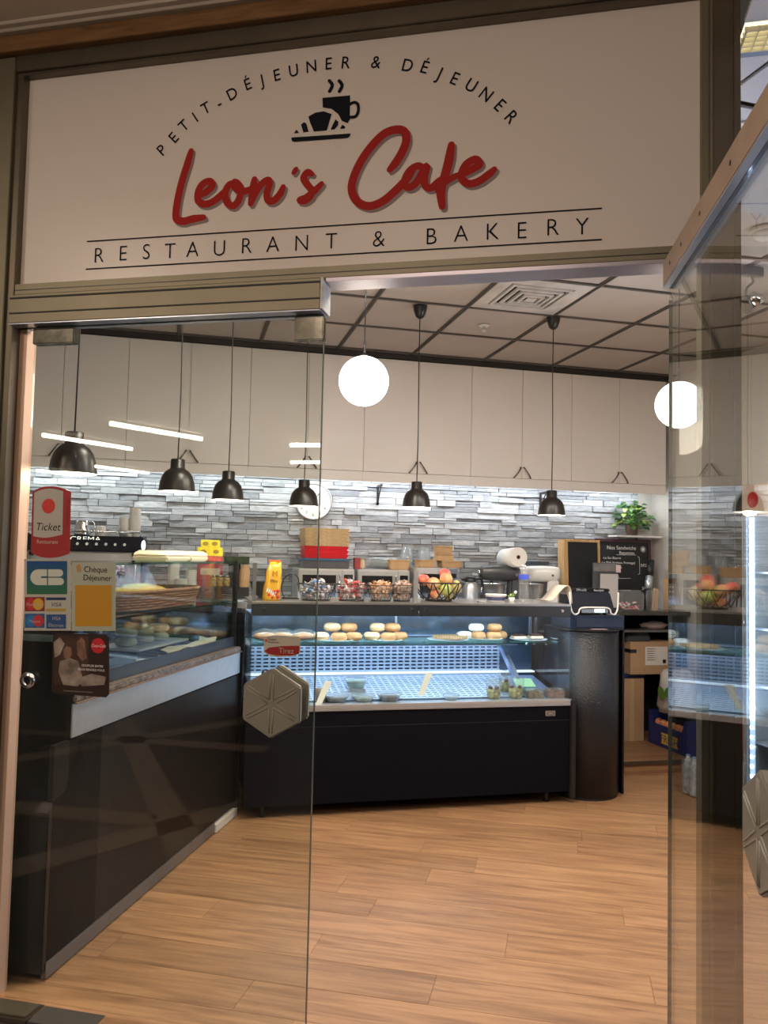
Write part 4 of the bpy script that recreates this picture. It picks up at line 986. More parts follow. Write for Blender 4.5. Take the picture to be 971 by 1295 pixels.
# candy baskets
M_wire = mat('basket_wire', (.05,.045,.04), .4, .6)
PAL = {'blue':[(.30,.38,.55),(.72,.68,.72),(.40,.36,.38),(.08,.30,.70),(.60,.40,.42)],
       'red':[(.75,.05,.05),(.62,.45,.44),(.80,.74,.72),(.70,.08,.08),(.36,.20,.20)],
       'peach':[(.85,.48,.28),(.80,.56,.40),(.86,.64,.48),(.70,.40,.26),(.85,.44,.26)],
       'tan':[(.76,.52,.40),(.60,.40,.32),(.80,.60,.48),(.62,.36,.26),(.45,.26,.22)]}
candy_mesh = {}
def basket(px0, px1, pal, label, y=5.02, h=.105):
    x0, x1 = X(px0,745,y), X(px1,745,y); cx, rx_ = (x0+x1)/2, (x1-x0)/2-.004; ry_ = .085
    t = thing('wire_basket', label, 'basket', (cx,y,TZ), 0, 'wire baskets of sweets on the case top')
    def ring(k, z_, f=1): return [(k*rx_*math.cos(2*PI*i/28), k*ry_*math.sin(2*PI*i/28), z_) for i in range(28)]
    m = MB().tube(ring(1,h), .0032, 6, closed=True).tube(ring(.72,.004), .0028, 6, closed=True).tube(ring(.90,h*.5), .002, 6, closed=True)
    o = part('basket_rim', m, M_wire, t)
    m = MB()
    for i in range(18):
        a = 2*PI*i/18; c_, s_ = math.cos(a), math.sin(a); m.tube([(rx_*.72*c_,ry_*.72*s_,.004),(rx_*.90*c_,ry_*.90*s_,h*.5),(rx_*c_,ry_*s_,h)], .0010, 4)
    o = part('basket_wires', m, M_wire, t); o['kind'] = 'stuff'
    lin = MB().lathe([(.0,.003),(.66,.004),(.84,h*.5),(.95,h-.004)], n=28); lin.v = [Vector((v.x*rx_,v.y*ry_,v.z)) for v in lin.v]
    part('basket_liner', lin, M_filmplastic, t)
    m = MB(); kinds = PAL[pal]; ms = [mat('wrap_%s_%d' % (pal,i), c_, .25, noise=.35, nscale=40, coat=.4) for i, c_ in enumerate(kinds)]
    for i in range(105):
        a = R_.uniform(0,2*PI); r = math.sqrt(R_.random())*.82; z_ = .018+R_.random()*(.090-.02*r) + (.026 if r < .5 else .006)
        rr = min(1,(.66+.3*z_/h)); c_ = Vector((rx_*r*rr*math.cos(a), ry_*r*rr*math.sin(a), z_)); mx = Matrix.Rotation(R_.uniform(0,PI),4,'Z') @ Matrix.Rotation(R_.uniform(-.8,.8),4,'Y')
        L = .019 if pal in ('peach','tan') else .024; mi = R_.randrange(len(kinds))
        m.ball(c_, 1, 8, mi, (L,.011,.010), .12, mx)
        for sg in (-1,1):
            e = mx @ Vector((sg*L*.9,0,0)); f_ = mx @ Vector((sg*(L+.012),0,0)); u_ = mx @ Vector((0,.010,.004)); 
            m.add([c_+e, c_+f_+u_, c_+f_-u_], [(0,1,2)], mi)
    o = solo('wrapped_sweets', m, ms, {'blue':'blue and silver wrapped sweets in the leftmost wire basket','red':'red and white wrapped sweets in the second wire basket','peach':'peach-coloured wrapped sweets in the third wire basket','tan':'tan wrapped sweets in the rightmost wire basket'}[pal], 'sweets', (0,0,0), 'sweets in the wire baskets', normals=False)
    o.location = t.location; o['kind'] = 'stuff'
basket(375, 424, 'blue', 'wire basket of blue and silver sweets, leftmost on the case')
basket(422, 467, 'red', 'wire basket of red wrapped sweets, second from left')
basket(464, 499, 'peach', 'wire basket of peach-coloured sweets, third from left', h=.10)
basket(494, 522, 'tan', 'small wire basket of tan sweets beside the pale post')
# fruit bowl
FX, FYY = X(555,745,5.06), 5.07
fb = thing('fruit_bowl', 'open black wire bowl with looped sides, full of fruit', 'bowl', (FX,FYY,TZ))
def ring(k, z_, n=32): return [(k*math.cos(2*PI*i/n), k*math.sin(2*PI*i/n), z_) for i in range(n)]
part('bowl_rim', MB().tube(ring(.172,.122,40), .0042, 8, closed=True), M_black, fb)
part('bowl_foot_ring', MB().tube(ring(.085,.005), .0042, 8, closed=True), M_black, fb)
m = MB()
for i in range(12):
    a0 = 2*PI*i/12; P_ = []
    for j in range(13):
        t_ = j/12; a = a0+(t_-.5)*2*PI/12*1.9; hh = math.sin(PI*t_); zz = .120-.105*hh**.8; rr = .088+(.170-.088)*((zz-.005)/.115)**.75
        P_.append((rr*math.cos(a), rr*math.sin(a), zz))
    m.tube(P_, .0042, 6)
o = part('looped_wires', m, M_black, fb); o['kind'] = 'stuff'
part('bowl_base_wires', MB().tube([(-.085,0,.005),(.085,0,.005)], .003).tube([(0,-.085,.005),(0,.085,.005)], .003), M_black, fb)
def fruit_mat(nm, c1, c2):
    m = mat(nm, c1, .32, coat=.25); nt = m.node_tree; b = nt.nodes['Principled BSDF']; tc = nt.nodes.new('ShaderNodeTexCoord'); n = nt.nodes.new('ShaderNodeTexNoise'); n.inputs['Scale'].default_value = 14
    cr = nt.nodes.new('ShaderNodeValToRGB'); cr.color_ramp.elements[0].position = .4; cr.color_ramp.elements[0].color = (*c1,1); cr.color_ramp.elements[1].position = .62; cr.color_ramp.elements[1].color = (*c2,1)
    nt.links.new(tc.outputs['Object'], n.inputs['Vector']); nt.links.new(n.outputs[0], cr.inputs[0]); nt.links.new(cr.outputs[0], b.inputs['Base Color']); return m
FM = {'red apple': fruit_mat('apple_red', (.62,.07,.06), (.70,.25,.12)), 'peach': fruit_mat('peach_skin', (.75,.22,.10), (.78,.48,.22)), 'green apple': fruit_mat('apple_green', (.42,.55,.10), (.58,.60,.18)), 'pear': fruit_mat('pear_skin', (.50,.52,.16), (.60,.48,.20))}
def fruit(kind, x, y, z, r, lab):
    t = thing(kind.split()[-1], lab, kind.split()[-1], (FX+x,FYY+y,TZ+z), R_.uniform(0,3), 'fruit in the wire bowl')
    pear = kind == 'pear'; pr = []
    for j in range(15):
        a = -PI/2+PI*j/14; k = math.cos(a); zz = math.sin(a)
        if pear: k *= (1-.28*max(0,zz)); zz *= 1.25
        else: zz = zz*.92-(.16*(1-min(1,abs(k)*2.2)) if zz > 0 else -.10*(1-min(1,abs(k)*2.2)))
        pr.append((max(0,k*r), zz*r))
    tilt = Matrix.Rotation(R_.uniform(-.5,.5),4,'X')
    part('fruit_flesh', MB().lathe(pr, n=24, mx=tilt), FM[kind], t)
    part('stalk', MB().tube([tilt @ Vector((0,0,r*.72)), tilt @ Vector((.003,0,r*1.1 if not pear else r*1.4))], .0016, 6), M_woodtrim, t)
fz = [('red apple',-.108,-.02,.140,.039,'red apple at the left rim of the fruit bowl'),('peach',-.060,-.078,.118,.042,'orange peach at the front left of the bowl'),('peach',.028,-.070,.148,.042,'orange peach on top at the front middle'),('red apple',.045,.005,.178,.040,'red apple at the very top of the fruit'),
('green apple',.022,-.092,.078,.042,'green apple low at the front of the bowl'),('pear',.105,-.052,.095,.037,'yellow-green pear at the right of the bowl'),('peach',-.045,-.055,.045,.036,'peach at the bottom front left of the bowl'),('green apple',-.015,.02,.110,.040,'green apple hidden in the middle of the bowl'),
('red apple',.085,.075,.125,.038,'red apple at the back right of the bowl'),('red apple',-.085,.08,.130,.038,'red apple at the back left of the bowl'),('peach',.0,.06,.045,.038,'peach at the bottom back of the bowl'),('pear',.065,-.02,.045,.032,'pear at the bottom right of the bowl')]
for a in fz: fruit(*a)
# tubs, plant, bottle in front of the mixers
x = X(627,752,5.1)
t = thing('butter_tub', 'low white tub with dark blue label beside the small plant', 'tub', (x,5.1,TZ))
part('tub_body', MB().lathe([(.0,0),(.052,0),(.062,.038),(.0,.038)], n=28, sx=1.1), M_paper, t)
part('tub_label', MB().lathe([(.0535,.006),(.0615,.032)], n=28, sx=1.1), mat('navy_print', (.05,.06,.16), .4), t)
part('tub_lid', MB().lathe([(.0,.050),(.060,.050),(.066,.047),(.066,.0382),(.0,.0382)], n=28, sx=1.1), M_paper, t)
solo('steel_dish', MB().lathe([(.0,0),(.03,0),(.036,.008),(.032,.010),(.0,.004)], (X(609,757,5.0),5.0,TZ), 24), M_steel, 'tiny steel dish left of the white butter tub', 'dish', (X(609,757,5.0),5.0,TZ))
leafm = mat('small_leaf', (.30,.46,.14), .5); 
x = X(647,750,5.05); t = thing('small_plant', 'tiny green succulent with a white flower by the tub', 'plant', (x,5.05,TZ))
part('plant_pot', MB().lathe([(.0,0),(.016,0),(.022,.03),(.0,.03)], n=20), M_paper, t)
for i in range(14):
    a = R_.uniform(0,2*PI); e = R_.uniform(.2,1.2); L = R_.uniform(.025,.045); d = Vector((math.cos(a)*math.cos(e), math.sin(a)*math.cos(e), math.sin(e))); s_ = d.cross(Vector((0,0,1))).normalized()*.009
    c_ = Vector((0,0,.03)); part('leaf', MB().add([c_, c_+d*L*.5+s_, c_+d*L, c_+d*L*.5-s_, c_+d*L*.5+Vector((0,0,.002))], [(0,1,4),(1,2,4),(2,3,4),(3,0,4)]), leafm, t, normals=False)
part('flower', MB().ball((.022,-.01,.065), .011, 10, wob=.15), M_paper, t)
x = X(662,740,5.03); wb = thing('water_bottle', 'clear plastic water bottle with blue label and white cap', 'bottle', (x,5.03,TZ))
pr = [(.0,0),(.028,0),(.034,.006)]+[(.034-.003*(k%2),.012+.011*k) for k in range(12)]+[(.034,.15),(.034,.185),(.026,.208),(.013,.226),(.013,.232)]
part('bottle_body', MB().lathe(pr, n=24), M_clearplastic, wb)
part('bottle_label', MB().lathe([(.0345,.152),(.0345,.184)], n=24), mat('blue_label', (.06,.10,.62), .4), wb)
part('bottle_cap', MB().lathe([(.0,.247),(.014,.247),(.015,.244),(.015,.230),(.0,.230)], n=20), M_paper, wb)
# white curved stand at the right end
x0_, x1_ = X(690,755,5.0), X(722,755,5.0)
pts = spline([(x0_-.02,0,TZ+.018),(x0_+.02,0,TZ+.022),(x0_+.10,0,TZ+.105),(x1_-.04,0,TZ+.10),(x1_-.025,0,TZ+.0)], 6)
m = MB()
for sg in (0,1): pass
L_ = [Vector((p_.x,4.93,p_.z)) for p_ in pts]; B_2 = [Vector((p_.x,5.10,p_.z)) for p_ in pts]; n = len(pts)
m.add(L_+B_2+[v+Vector((0,0,.005)) for v in L_]+[v+Vector((0,0,.005)) for v in B_2], [(i,i+1,n+i+1,n+i) for i in range(n-1)]+[(2*n+i,2*n+i+1,3*n+i+1,3*n+i) for i in range(n-1)]+[(i,i+1,2*n+i+1,2*n+i) for i in range(n-1)]+[(n+i,n+i+1,3*n+i+1,3*n+i) for i in range(n-1)]+[(0,n,3*n,2*n),(n-1,2*n-1,4*n-1,3*n-1)], 0, True)
solo('tablet_holder', m, mat('beige_plastic', (.66,.56,.46), .45), 'beige curved sheet stand at the right end of the case top', 'stand', (x0_,5.0,TZ))

# ================================================================== ESPRESSO MACHINE AND ITS CORNER
em = thing('espresso_machine', 'wide black and chrome espresso machine behind the payment stickers', 'coffee machine', (-.66,6.08,CZ+.072))
solo('machine_plinth', MB().box((-1.06,5.88,CZ),(-.28,6.28,CZ+.0715)), M_blackmatte, 'low black plinth under the espresso machine', 'plinth', (-.66,6.08,CZ), bevel=.004)
g = lambda n, m, mt, par=em, **k: part(n, m, mt, par, **k)
M_emb = mat('machine_black', (.02,.02,.03), .2, .3); 
for x in (-.36,.33):
    for y in (-.14,.14): g('machine_foot', MB().cyl((x,y,0),(x,y,.045),.02,n=12), M_chrome)
g('drip_tray', MB().box((-.38,-.22,.045),(.36,.05,.085)), M_steel, bevel=.004)
gr = MB()
for k in range(18): gr.box((-.36+k*.04,-.215,.0855),(-.345+k*.04,.03,.089))
o = g('tray_grille', gr, M_chrome); o['kind'] = 'stuff'
g('lower_body', MB().box((-.38,.05,.085),(.36,.22,.30)), M_steel, bevel=.004)
g('group_beam', MB().box((-.38,-.13,.235),(.36,.05,.315)), M_steel, bevel=.01)
g('upper_body', MB().hexa([(-.40,-.17,.315),(.38,-.17,.315),(.38,.24,.315),(-.40,.24,.315)],[(-.40,-.12,.425),(.38,-.12,.425),(.38,.24,.425),(-.40,.24,.425)]), M_emb, bevel=.008)
for sx in (-.405,.385):
    g('side_cheek', MB().cyl((sx-.012,.03,.23),(sx+.012,.03,.23),.205,n=36), mat('cheek_blue_black', (.03,.03,.06), .2, .4))
    g('cheek_lobe', MB().ball((sx,-.155,.365), .03, 16, sc=(.5,.5,1.2)), mat('cheek_glow', (.9,.92,1), .3, emit=1.5, ecol=(.85,.9,1)))  # white lobe on each cheek, drawn with emission
g('cup_rail', MB().tube([(-.38,-.10,.455),(.36,-.10,.455)], .006).tube([(-.38,-.10,.425),(-.38,-.10,.455)],.005).tube([(.36,-.10,.425),(.36,-.10,.455)],.005), M_chrome)
for k in range(10):
    x = -.30+k*.062; g('button', MB().cyl((x,-.148,.368),(x,-.160,.366),.0095,n=12), mat('button_white', (.85,.85,.85), .3))
for x in (-.24,.02,.24):
    gh = g('group_head', MB().cyl((x,-.10,.235),(x,-.10,.195),.038,n=24).cyl((x,-.10,.195),(x,-.10,.18),.042,n=24), M_chrome)
    g('portafilter', MB().cyl((x,-.10,.18),(x,-.10,.150),.034,n=20).tube([(x,-.13,.165),(x,-.20,.165),(x,-.29,.155)], [.010,.013,.015]).tube([(x-.012,-.10,.15),(x-.014,-.10,.13)],.006).tube([(x+.012,-.10,.15),(x+.014,-.10,.13)],.006), M_black, gh)
for x in (-.34,.33):
    g('steam_wand', MB().tube(spline([(x,-.12,.29),(x,-.17,.28),(x+.01,-.19,.20),(x+.01,-.20,.10)]), .005), M_chrome)
    g('steam_knob', MB().cyl((x,-.14,.30),(x,-.17,.295),.018,n=16), M_black)
g('machine_lettering', (lambda m: text(m, 'GRAN CREMA', .045, (-.10,-.133,.402), wide=1.4))(MB()), mat('lettering_glow', (.9,.9,.85), .4, emit=.8), normals=False)
EZ = CZ+.426+.072
def cupstack(px, py, Y, z0, r0, r1, h, n, label, grp, m=M_paper, step=.012):
    x = X(px,py,Y); t = thing('paper_cup_stack', label, 'cup stack', (x,Y,z0), 0, grp)
    for k in range(n):
        z_ = k*step; part('paper_cup', MB().lathe([(.0,z_+.002),(r0,z_),(r1,z_+h),(r1+.002,z_+h+.002),(r1-.001,z_+h)], n=20), m, t)
    return t
M_cup = mat('paper_cup_white', (.84,.81,.76), .6)
cupstack(158,655,6.12,EZ,.035,.040,.060,8,'left stack of white paper cups on the espresso machine','paper cup stacks on the espresso machine',M_cup,.011)
cupstack(171,655,6.10,EZ,.035,.040,.065,13,'tall right stack of white paper cups on the espresso machine','paper cup stacks on the espresso machine',M_cup,.012)
cupstack(163,670,6.01,EZ,.022,.026,.030,2,'short pile of two tiny cups before the tall paper cup stack','paper cup stacks on the espresso machine',M_cup,.012)
x = X(104,665,6.06)
t = thing('milk_jug', 'shiny steel milk jug standing on the espresso machine', 'jug', (x,6.06,EZ))
part('jug_body', MB().lathe([(.0,0),(.052,0),(.054,.01),(.050,.06),(.042,.09),(.044,.105),(.040,.104),(.0,.02)], n=28), M_chrome, t)
part('jug_handle', MB().tube(spline([(.044,0,.095),(.078,0,.09),(.080,0,.04),(.052,0,.02)]), .005), M_chrome, t)
solo('upturned_cup', MB().lathe([(.040,0),(.041,.002),(.030,.062),(.022,.070),(.0,.072)], (X(128,668,6.04),6.04,EZ), 24), mat('milky_plastic', (.70,.64,.60), .3), 'upturned pale cup between the milk jug and the paper cups', 'cup', (X(128,668,6.04),6.04,EZ))
x = X(144,672,6.03); m = MB()
for k in range(9): 
    a = R_.uniform(-.9,.9); m.add([(x+R_.uniform(-.03,.03),6.03+.002*k,EZ+.002),(x+.012+R_.uniform(-.03,.03),6.03+.002*k,EZ+.002),(x+math.sin(a)*.045+.008,6.03+.002*k,EZ+.045),(x+math.sin(a)*.045,6.03+.002*k,EZ+.045)], [(0,1,2,3)])
o = solo('sugar_sachets', m, mat('sachet_white_blue', (.65,.68,.76), .5, noise=.4, nscale=60), 'little heap of white sugar sachets beside the paper cups', 'sachets', (x,6.03,EZ), normals=False); o['kind'] = 'stuff'
# coffee grinder to the left of the machine
t = thing('coffee_grinder', 'black coffee grinder at the far left end of the back counter', 'grinder', (-1.22,6.1,CZ))
part('grinder_body', MB().box((-.075,-.10,.0),(.075,.10,.30)), M_black, t, bevel=.02)
part('bean_hopper', MB().lathe([(.03,.30),(.08,.36),(.088,.44),(.0,.445)], n=28), M_clearplastic, t)
part('grinder_spout', MB().cyl((0,-.10,.20),(0,-.15,.17),.018,n=14), M_chrome, t)

# ================================================================== LEFT COUNTER CONTENTS (its own axes: u away, w inwards)
def L(u, w_, z=0): v_ = A0+U*u+LW*w_; return Vector((v_.x, v_.y, z))
def lu(px, py, w_):
    d = ray(px, py); n_ = LW; p_ = A0+LW*w_; k = (p_-CAM).dot(n_)/d.dot(n_); q_ = CAM+d*k; return ((q_-A0).dot(U), q_.z)
SH = 1.2725
bk_ = thing('bread_basket', 'long brown wicker basket lined with yellow bread on the glass shelf', 'basket', L(1.09,.212,SH), LZ)
wk = wood_mat('wicker', (.34,.16,.08), (.15,.06,.03), scale=(40,40,40), rough=.6)
def oval(a, b, z_, n=44): return [(a*math.copysign(abs(math.cos(2*PI*i/n))**.55, math.cos(2*PI*i/n)), b*math.copysign(abs(math.sin(2*PI*i/n))**.55, math.sin(2*PI*i/n)), z_) for i in range(n)]
m = MB()
for k in range(7):
    f_ = .90+.10*k/6; P_ = oval(.47*f_, .155*f_, .010+.0125*k)
    P_ = [(p_[0]*(1+.006*(-1)**(i+k)), p_[1]*(1+.040*(-1)**(i+k)), p_[2]) for i, p_ in enumerate(P_)]
    m.tube(P_, .0070, 6, closed=True)
o = part('wicker_weave', m, wk, bk_); o['kind'] = 'stuff'
part('basket_rim', MB().tube(oval(.475,.16,.092), .009, 8, closed=True), wk, bk_)
part('basket_base', MB().prism([(x_,y_,.004) for x_,y_,z_ in oval(.42,.138,0)], (0,0,.006)), wk, bk_)
M_bread = mat('bread_yellow', (.82,.42,.10), .6, noise=.25, nscale=25, bump=.2, bscale=60)
bz = SH+.040
bun_ = thing('flat_loaf', 'long golden flat loaf lying in the wicker basket', 'bread', L(1.02,.195,bz), LZ)
part('loaf_crust', MB().ball((0,0,.032), 1, 28, sc=(.27,.10,.045), wob=.02), M_bread, bun_)
part('loaf_cut_top', MB().ball((-.02,0,.066), 1, 16, sc=(.15,.05,.018), wob=.06), mat('bread_pale', (.80,.58,.26), .7), bun_)
for (px, py, n_, lab, z_) in ((219,745,14,'tall stack of white cups behind the wicker basket',1.27),(240,748,8,'white cup stack at the right behind the wicker basket',1.27),(228,752,5,'short cup stack between two taller ones behind the basket',1.27)):
    u_, zz = lu(px, py, .42); u_ = min(u_, 1.80); pass
# low shelf rack behind the counter corner
rk = thing('corner_rack', 'dark low rack between the two counters holding cups and jars', 'rack', (.10,5.62,0))
rx0, rx1, ry0, ry1 = -.60, .40, 5.50, 5.80
wpart('rack_top', MB().box((rx0,ry0,1.225),(rx1,ry1,1.245)), M_mwsteel, rk, bevel=.002)
wpart('rack_body', MB().box((rx0+.01,ry0+.02,.0),(rx1-.01,ry1-.01,1.224)), M_blackmatte, rk)
def onrack(px, Y): return X(px, 740, Y)
RZ_ = 1.2455
for (px, h_, n_, lab) in ((219,.085,16,'tallest stack of white cups on the corner rack'),(241,.085,9,'stack of white cups right of the tallest one on the rack'),(229,.080,5,'short cup stack between the two tall ones on the rack')):
    t = cupstack(px, 740, 5.60 if h_ > .08 else 5.54, RZ_, .030, .038, h_, n_, lab, 'paper cup stacks on the corner rack', M_cup, .013)
t = thing('napkin_packs', 'purple packets piled behind the bread on the corner rack', 'packets', (onrack(203,5.56),5.56,RZ_))
for k in range(3):
    mm = Matrix.Rotation(.2*(k-1),4,'Y'); part('packet', MB().box((-.045+.02*k,-.02+.012*k,.0+.0*k),(.02+.02*k,-.01+.012*k,.095), mx=mm), mat('packet_purple', (.12,.10,.28), .3, noise=.5, nscale=40), t, bevel=.003)
solo('yellow_tub', MB().lathe([(.0,0),(.042,0),(.046,.05),(.0,.055)], (onrack(186,5.54),5.54,RZ_), 20), mat('olive_yellow', (.42,.36,.05), .5), 'olive yellow tub left of the purple packets', 'tub', (onrack(186,5.54),5.54,RZ_))
for k, px in enumerate((270,278,286)):
    x = onrack(px, 5.55); t = thing('condiment_jar', ('left','middle','right')[k]+' small jar with metal lid in the rack corner', 'jar', (x,5.55,RZ_+.085), 0, 'small jars on the dark basket')
    part('jar_glass', MB().lathe([(.0,0),(.022,0),(.024,.01),(.024,.055),(.018,.065),(.0,.065)], n=18), mat('jar_amber', (.40,.28,.12), .2, noise=.5, nscale=60), t)
    part('jar_lid', MB().cyl((0,0,.065),(0,0,.078),.021,n=18), M_chrome, t)
t = thing('dark_wicker_basket', 'dark wicker basket with small jars standing on it', 'basket', (onrack(276,5.6),5.6,RZ_))
m = MB()
for k in range(6): m.tube([(x_*.115/.47,y_*.10/.155,.008+.0125*k) for x_,y_,z_ in oval(.47,.155,0)], .006, 6, closed=True)
m.box((-.11,-.085,.066),(.11,.085,.078)); part('basket_body', m, mat('dark_wicker', (.07,.04,.03), .6, noise=.4, nscale=60), t)
t = thing('red_framed_box', 'red framed display carton on the rack under the yellow tea boxes', 'carton', (onrack(265,5.68),5.70,RZ_))
part('carton_body', MB().box((-.085,-.04,0),(.085,.04,.235)), mat('crimson_card', (.42,.03,.05), .5), t, bevel=.003)
part('carton_window', MB().box((-.065,-.0415,.16),(.065,-.040,.205)), mat('carton_cream', (.62,.52,.40), .5), t)
# on the glass top
GZ = 1.5045
t = thing('takeout_box', 'cream foam takeout boxes, large one on the glass top of the corner counter', 'box', L(1.27,.20,GZ), LZ)
M_f2 = mat('cream_foam', (.86,.78,.62), .6)
def clam(t, a, b):
    part('box_base', MB().hexa([(-a*.9,-b*.9,0),(a*.9,-b*.9,0),(a*.9,b*.9,0),(-a*.9,b*.9,0)],[(-a,-b,.026),(a,-b,.026),(a,b,.026),(-a,b,.026)]), M_f2, t, bevel=.006)
    part('box_lid', MB().hexa([(-a,-b,.0275),(a,-b,.0275),(a,b,.0275),(-a,b,.0275)],[(-a*.85,-b*.82,.056),(a*.85,-b*.82,.056),(a*.85,b*.82,.056),(-a*.85,b*.82,.056)]), M_f2, t, bevel=.008)
t['label'] = 'left cream foam takeout box on the glass counter top'; t['group'] = 'foam boxes on the counter top'; clam(t, .15, .10)
t = thing('takeout_box', 'right cream foam takeout box beside the yellow tea boxes', 'box', L(1.555,.20,GZ), LZ, 'foam boxes on the counter top'); clam(t, .125, .095)
M_yel = mat('tea_yellow', (.82,.66,.03), .4, noise=.25, nscale=30)
yb_ = L(1.83,.10,GZ); 
def teabox(px, Yv, z_, w_, h_, lab, m, nm='tea_box', txt=True, grp='tea boxes on the counter top'):
    x = X(px, 700, Yv); t = thing(nm, lab, 'box', (x,Yv,z_), math.radians(-6), grp)
    part('box_carton', MB().box((-w_/2,-.05,0),(w_/2,.05,h_)), m, t, bevel=.003)
    if txt:
        n_ = 2
        for k in range(n_):
            part('box_print', MB().lathe([(.0,-.0515),(.016,-.0515)], n=16, mx=Matrix.Rotation(0,4,'X')) if 0 else disc2(MB(), ((k-.5)*w_*.5, h_*.5), .013, -.0512, n=16, sx=1.4), mat('tea_print', (.30,.22,.02), .5), t, normals=False)
    return t
teabox(266, 5.10, GZ+.0005, .150, .030, 'red and black lettered carton under the yellow tea boxes', mat('carton_redwhite', (.60,.10,.08), .5, noise=.6, nscale=45), 'sweet_carton', False)
teabox(266, 5.10, GZ+.031, .150, .052, 'lower wide yellow tea box on the glass counter top', M_yel)
teabox(266, 5.11, GZ+.0835, .110, .045, 'upper narrow yellow tea box on top of the lower one', M_yel)
# rack top extras: brown bag, black tin
x = X(308,735,5.68); t = thing('paper_bag', 'crumpled brown paper bag left of the dark grey post', 'bag', (x,5.68,RZ_+.08))
m = MB(); rows = [(0,.035,.04),(.05,.038,.042),(.11,.034,.030),(.17,.016,.012),(.195,.024,.010)]; n = 14; vs = []
for (z_, a, b) in rows:
    for k in range(n):
        t_ = 2*PI*k/n; wv = R_.uniform(-.003,.003); vs.append(((a+wv)*math.cos(t_)+z_*.05,(b+wv)*math.sin(t_),z_))
m.add(vs, [(j*n+k,j*n+(k+1)%n,(j+1)*n+(k+1)%n,(j+1)*n+k) for j in range(len(rows)-1) for k in range(n)]+[tuple(range(n))], 0, False)
part('bag_paper', m, mat('brown_bag', (.48,.30,.16), .7, noise=.1), t)
solo('black_tin', MB().box((x-.045,5.63,RZ_),(x+.035,5.73,RZ_+.079)), M_blackmatte, 'small black box under the brown paper bag', 'box', (x,5.68,RZ_), bevel=.003)
x = X(299,708,5.72); solo('green_tin_box', MB().box((x-.085,5.66,1.482),(x+.085,5.78,1.535)), mat('dark_green_tin', (.035,.06,.025), .35, noise=.7, nscale=30), 'flat dark green tin above the brown paper bag', 'tin', (x,5.72,1.482), bevel=.003)
solo('tall_black_carton', MB().box((x-.05,5.70,RZ_),(x+.03,5.79,1.4815)), M_blackmatte, 'tall black carton carrying the flat green tin', 'carton', (x-.01,5.745,RZ_), bevel=.003)

# inside the glass: buns, papers, dark cloth
M_bun = mat('bun_crust', (.58,.30,.11), .6, noise=.18, nscale=22)
M_bunw = mat('bun_flour', (.72,.52,.27), .7, noise=.1, nscale=30)
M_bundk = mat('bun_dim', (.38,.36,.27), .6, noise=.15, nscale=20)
M_bunin = mat('bun_filling', (.50,.34,.20), .6)
NB = [0]
def bagel(c, r, h, m, lab, grp, hole=True, fill=None, tilt=0):
    t = thing('bagel' if hole else 'bun', lab, 'bagel' if hole else 'bun', c, R_.uniform(0,6), grp)
    pr = []
    for j in range(11):
        a = -PI/2+PI*j/10; pr.append((r*(.34+.66*max(0,math.cos(a))**.72), h/2+h/2*math.sin(a)))
    if hole: pr = [(r*.16,h*.30)]+[(r*.28,h*.05)]+pr[1:-1]+[(r*.30,h*.96),(r*.16,h*.72),(r*.10,h*.45)]
    else: pr = [(.0,0)]+pr+[(.0,h*1.02)]
    mx = Matrix.Rotation(tilt,4,'X')
    part('bagel_crust' if hole else 'bun_crust', MB().lathe(pr, n=24, mx=mx), m, t)
    part('filling', MB().lathe([(r*.3,h*.42),(r*1.015,h*.44),(r*1.02,h*.50),(r*.3,h*.52)], n=24, mx=mx), fill or M_bunin, t)
    return t
LD = 1.0005
solo('display_tray', MB().box((0,0,0),(.60,.26,.012)).xf(Matrix.Translation(L(1.05,.20,1.055)) @ Matrix.Rotation(LZ,4,'Z')), M_mwsteel, 'steel tray carrying buns inside the corner counter', 'tray', L(1.05,.20,1.055), bevel=.002)
solo('tray_riser', MB().box((0.02,0.02,0),(.58,.24,.054)).xf(Matrix.Translation(L(1.05,.20,1.0005)) @ Matrix.Rotation(LZ,4,'Z')), M_blackmatte, 'dark riser block under the steel bun tray', 'riser', L(1.05,.20,1.0005))
k = 0
for (u_, w_, z_, lab) in ((1.14,.32,0,'bun at the near end of the steel tray, lower'),(1.14,.32,.047,'bun at the near end of the steel tray, upper'),(1.31,.31,0,'middle bun of the steel tray, lower'),(1.31,.31,.047,'middle bun of the steel tray, upper'),(1.47,.30,0,'far bun of the steel tray, lower'),(1.47,.30,.047,'far bun of the steel tray, upper')):
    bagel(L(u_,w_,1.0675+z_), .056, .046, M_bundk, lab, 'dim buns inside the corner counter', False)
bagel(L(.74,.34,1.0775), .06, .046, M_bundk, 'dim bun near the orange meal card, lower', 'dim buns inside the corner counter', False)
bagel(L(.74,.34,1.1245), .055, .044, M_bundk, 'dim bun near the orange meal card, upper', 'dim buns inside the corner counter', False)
solo('plate_stand', MB().lathe([(.0,0),(.05,0),(.03,.012),(.03,.05),(.08,.062),(.09,.0765),(.0,.0765)], L(.74,.34,1.0005), 32), M_mwsteel, 'small steel plate stand under the two buns near the meal card', 'stand', L(.74,.34,1.0005))
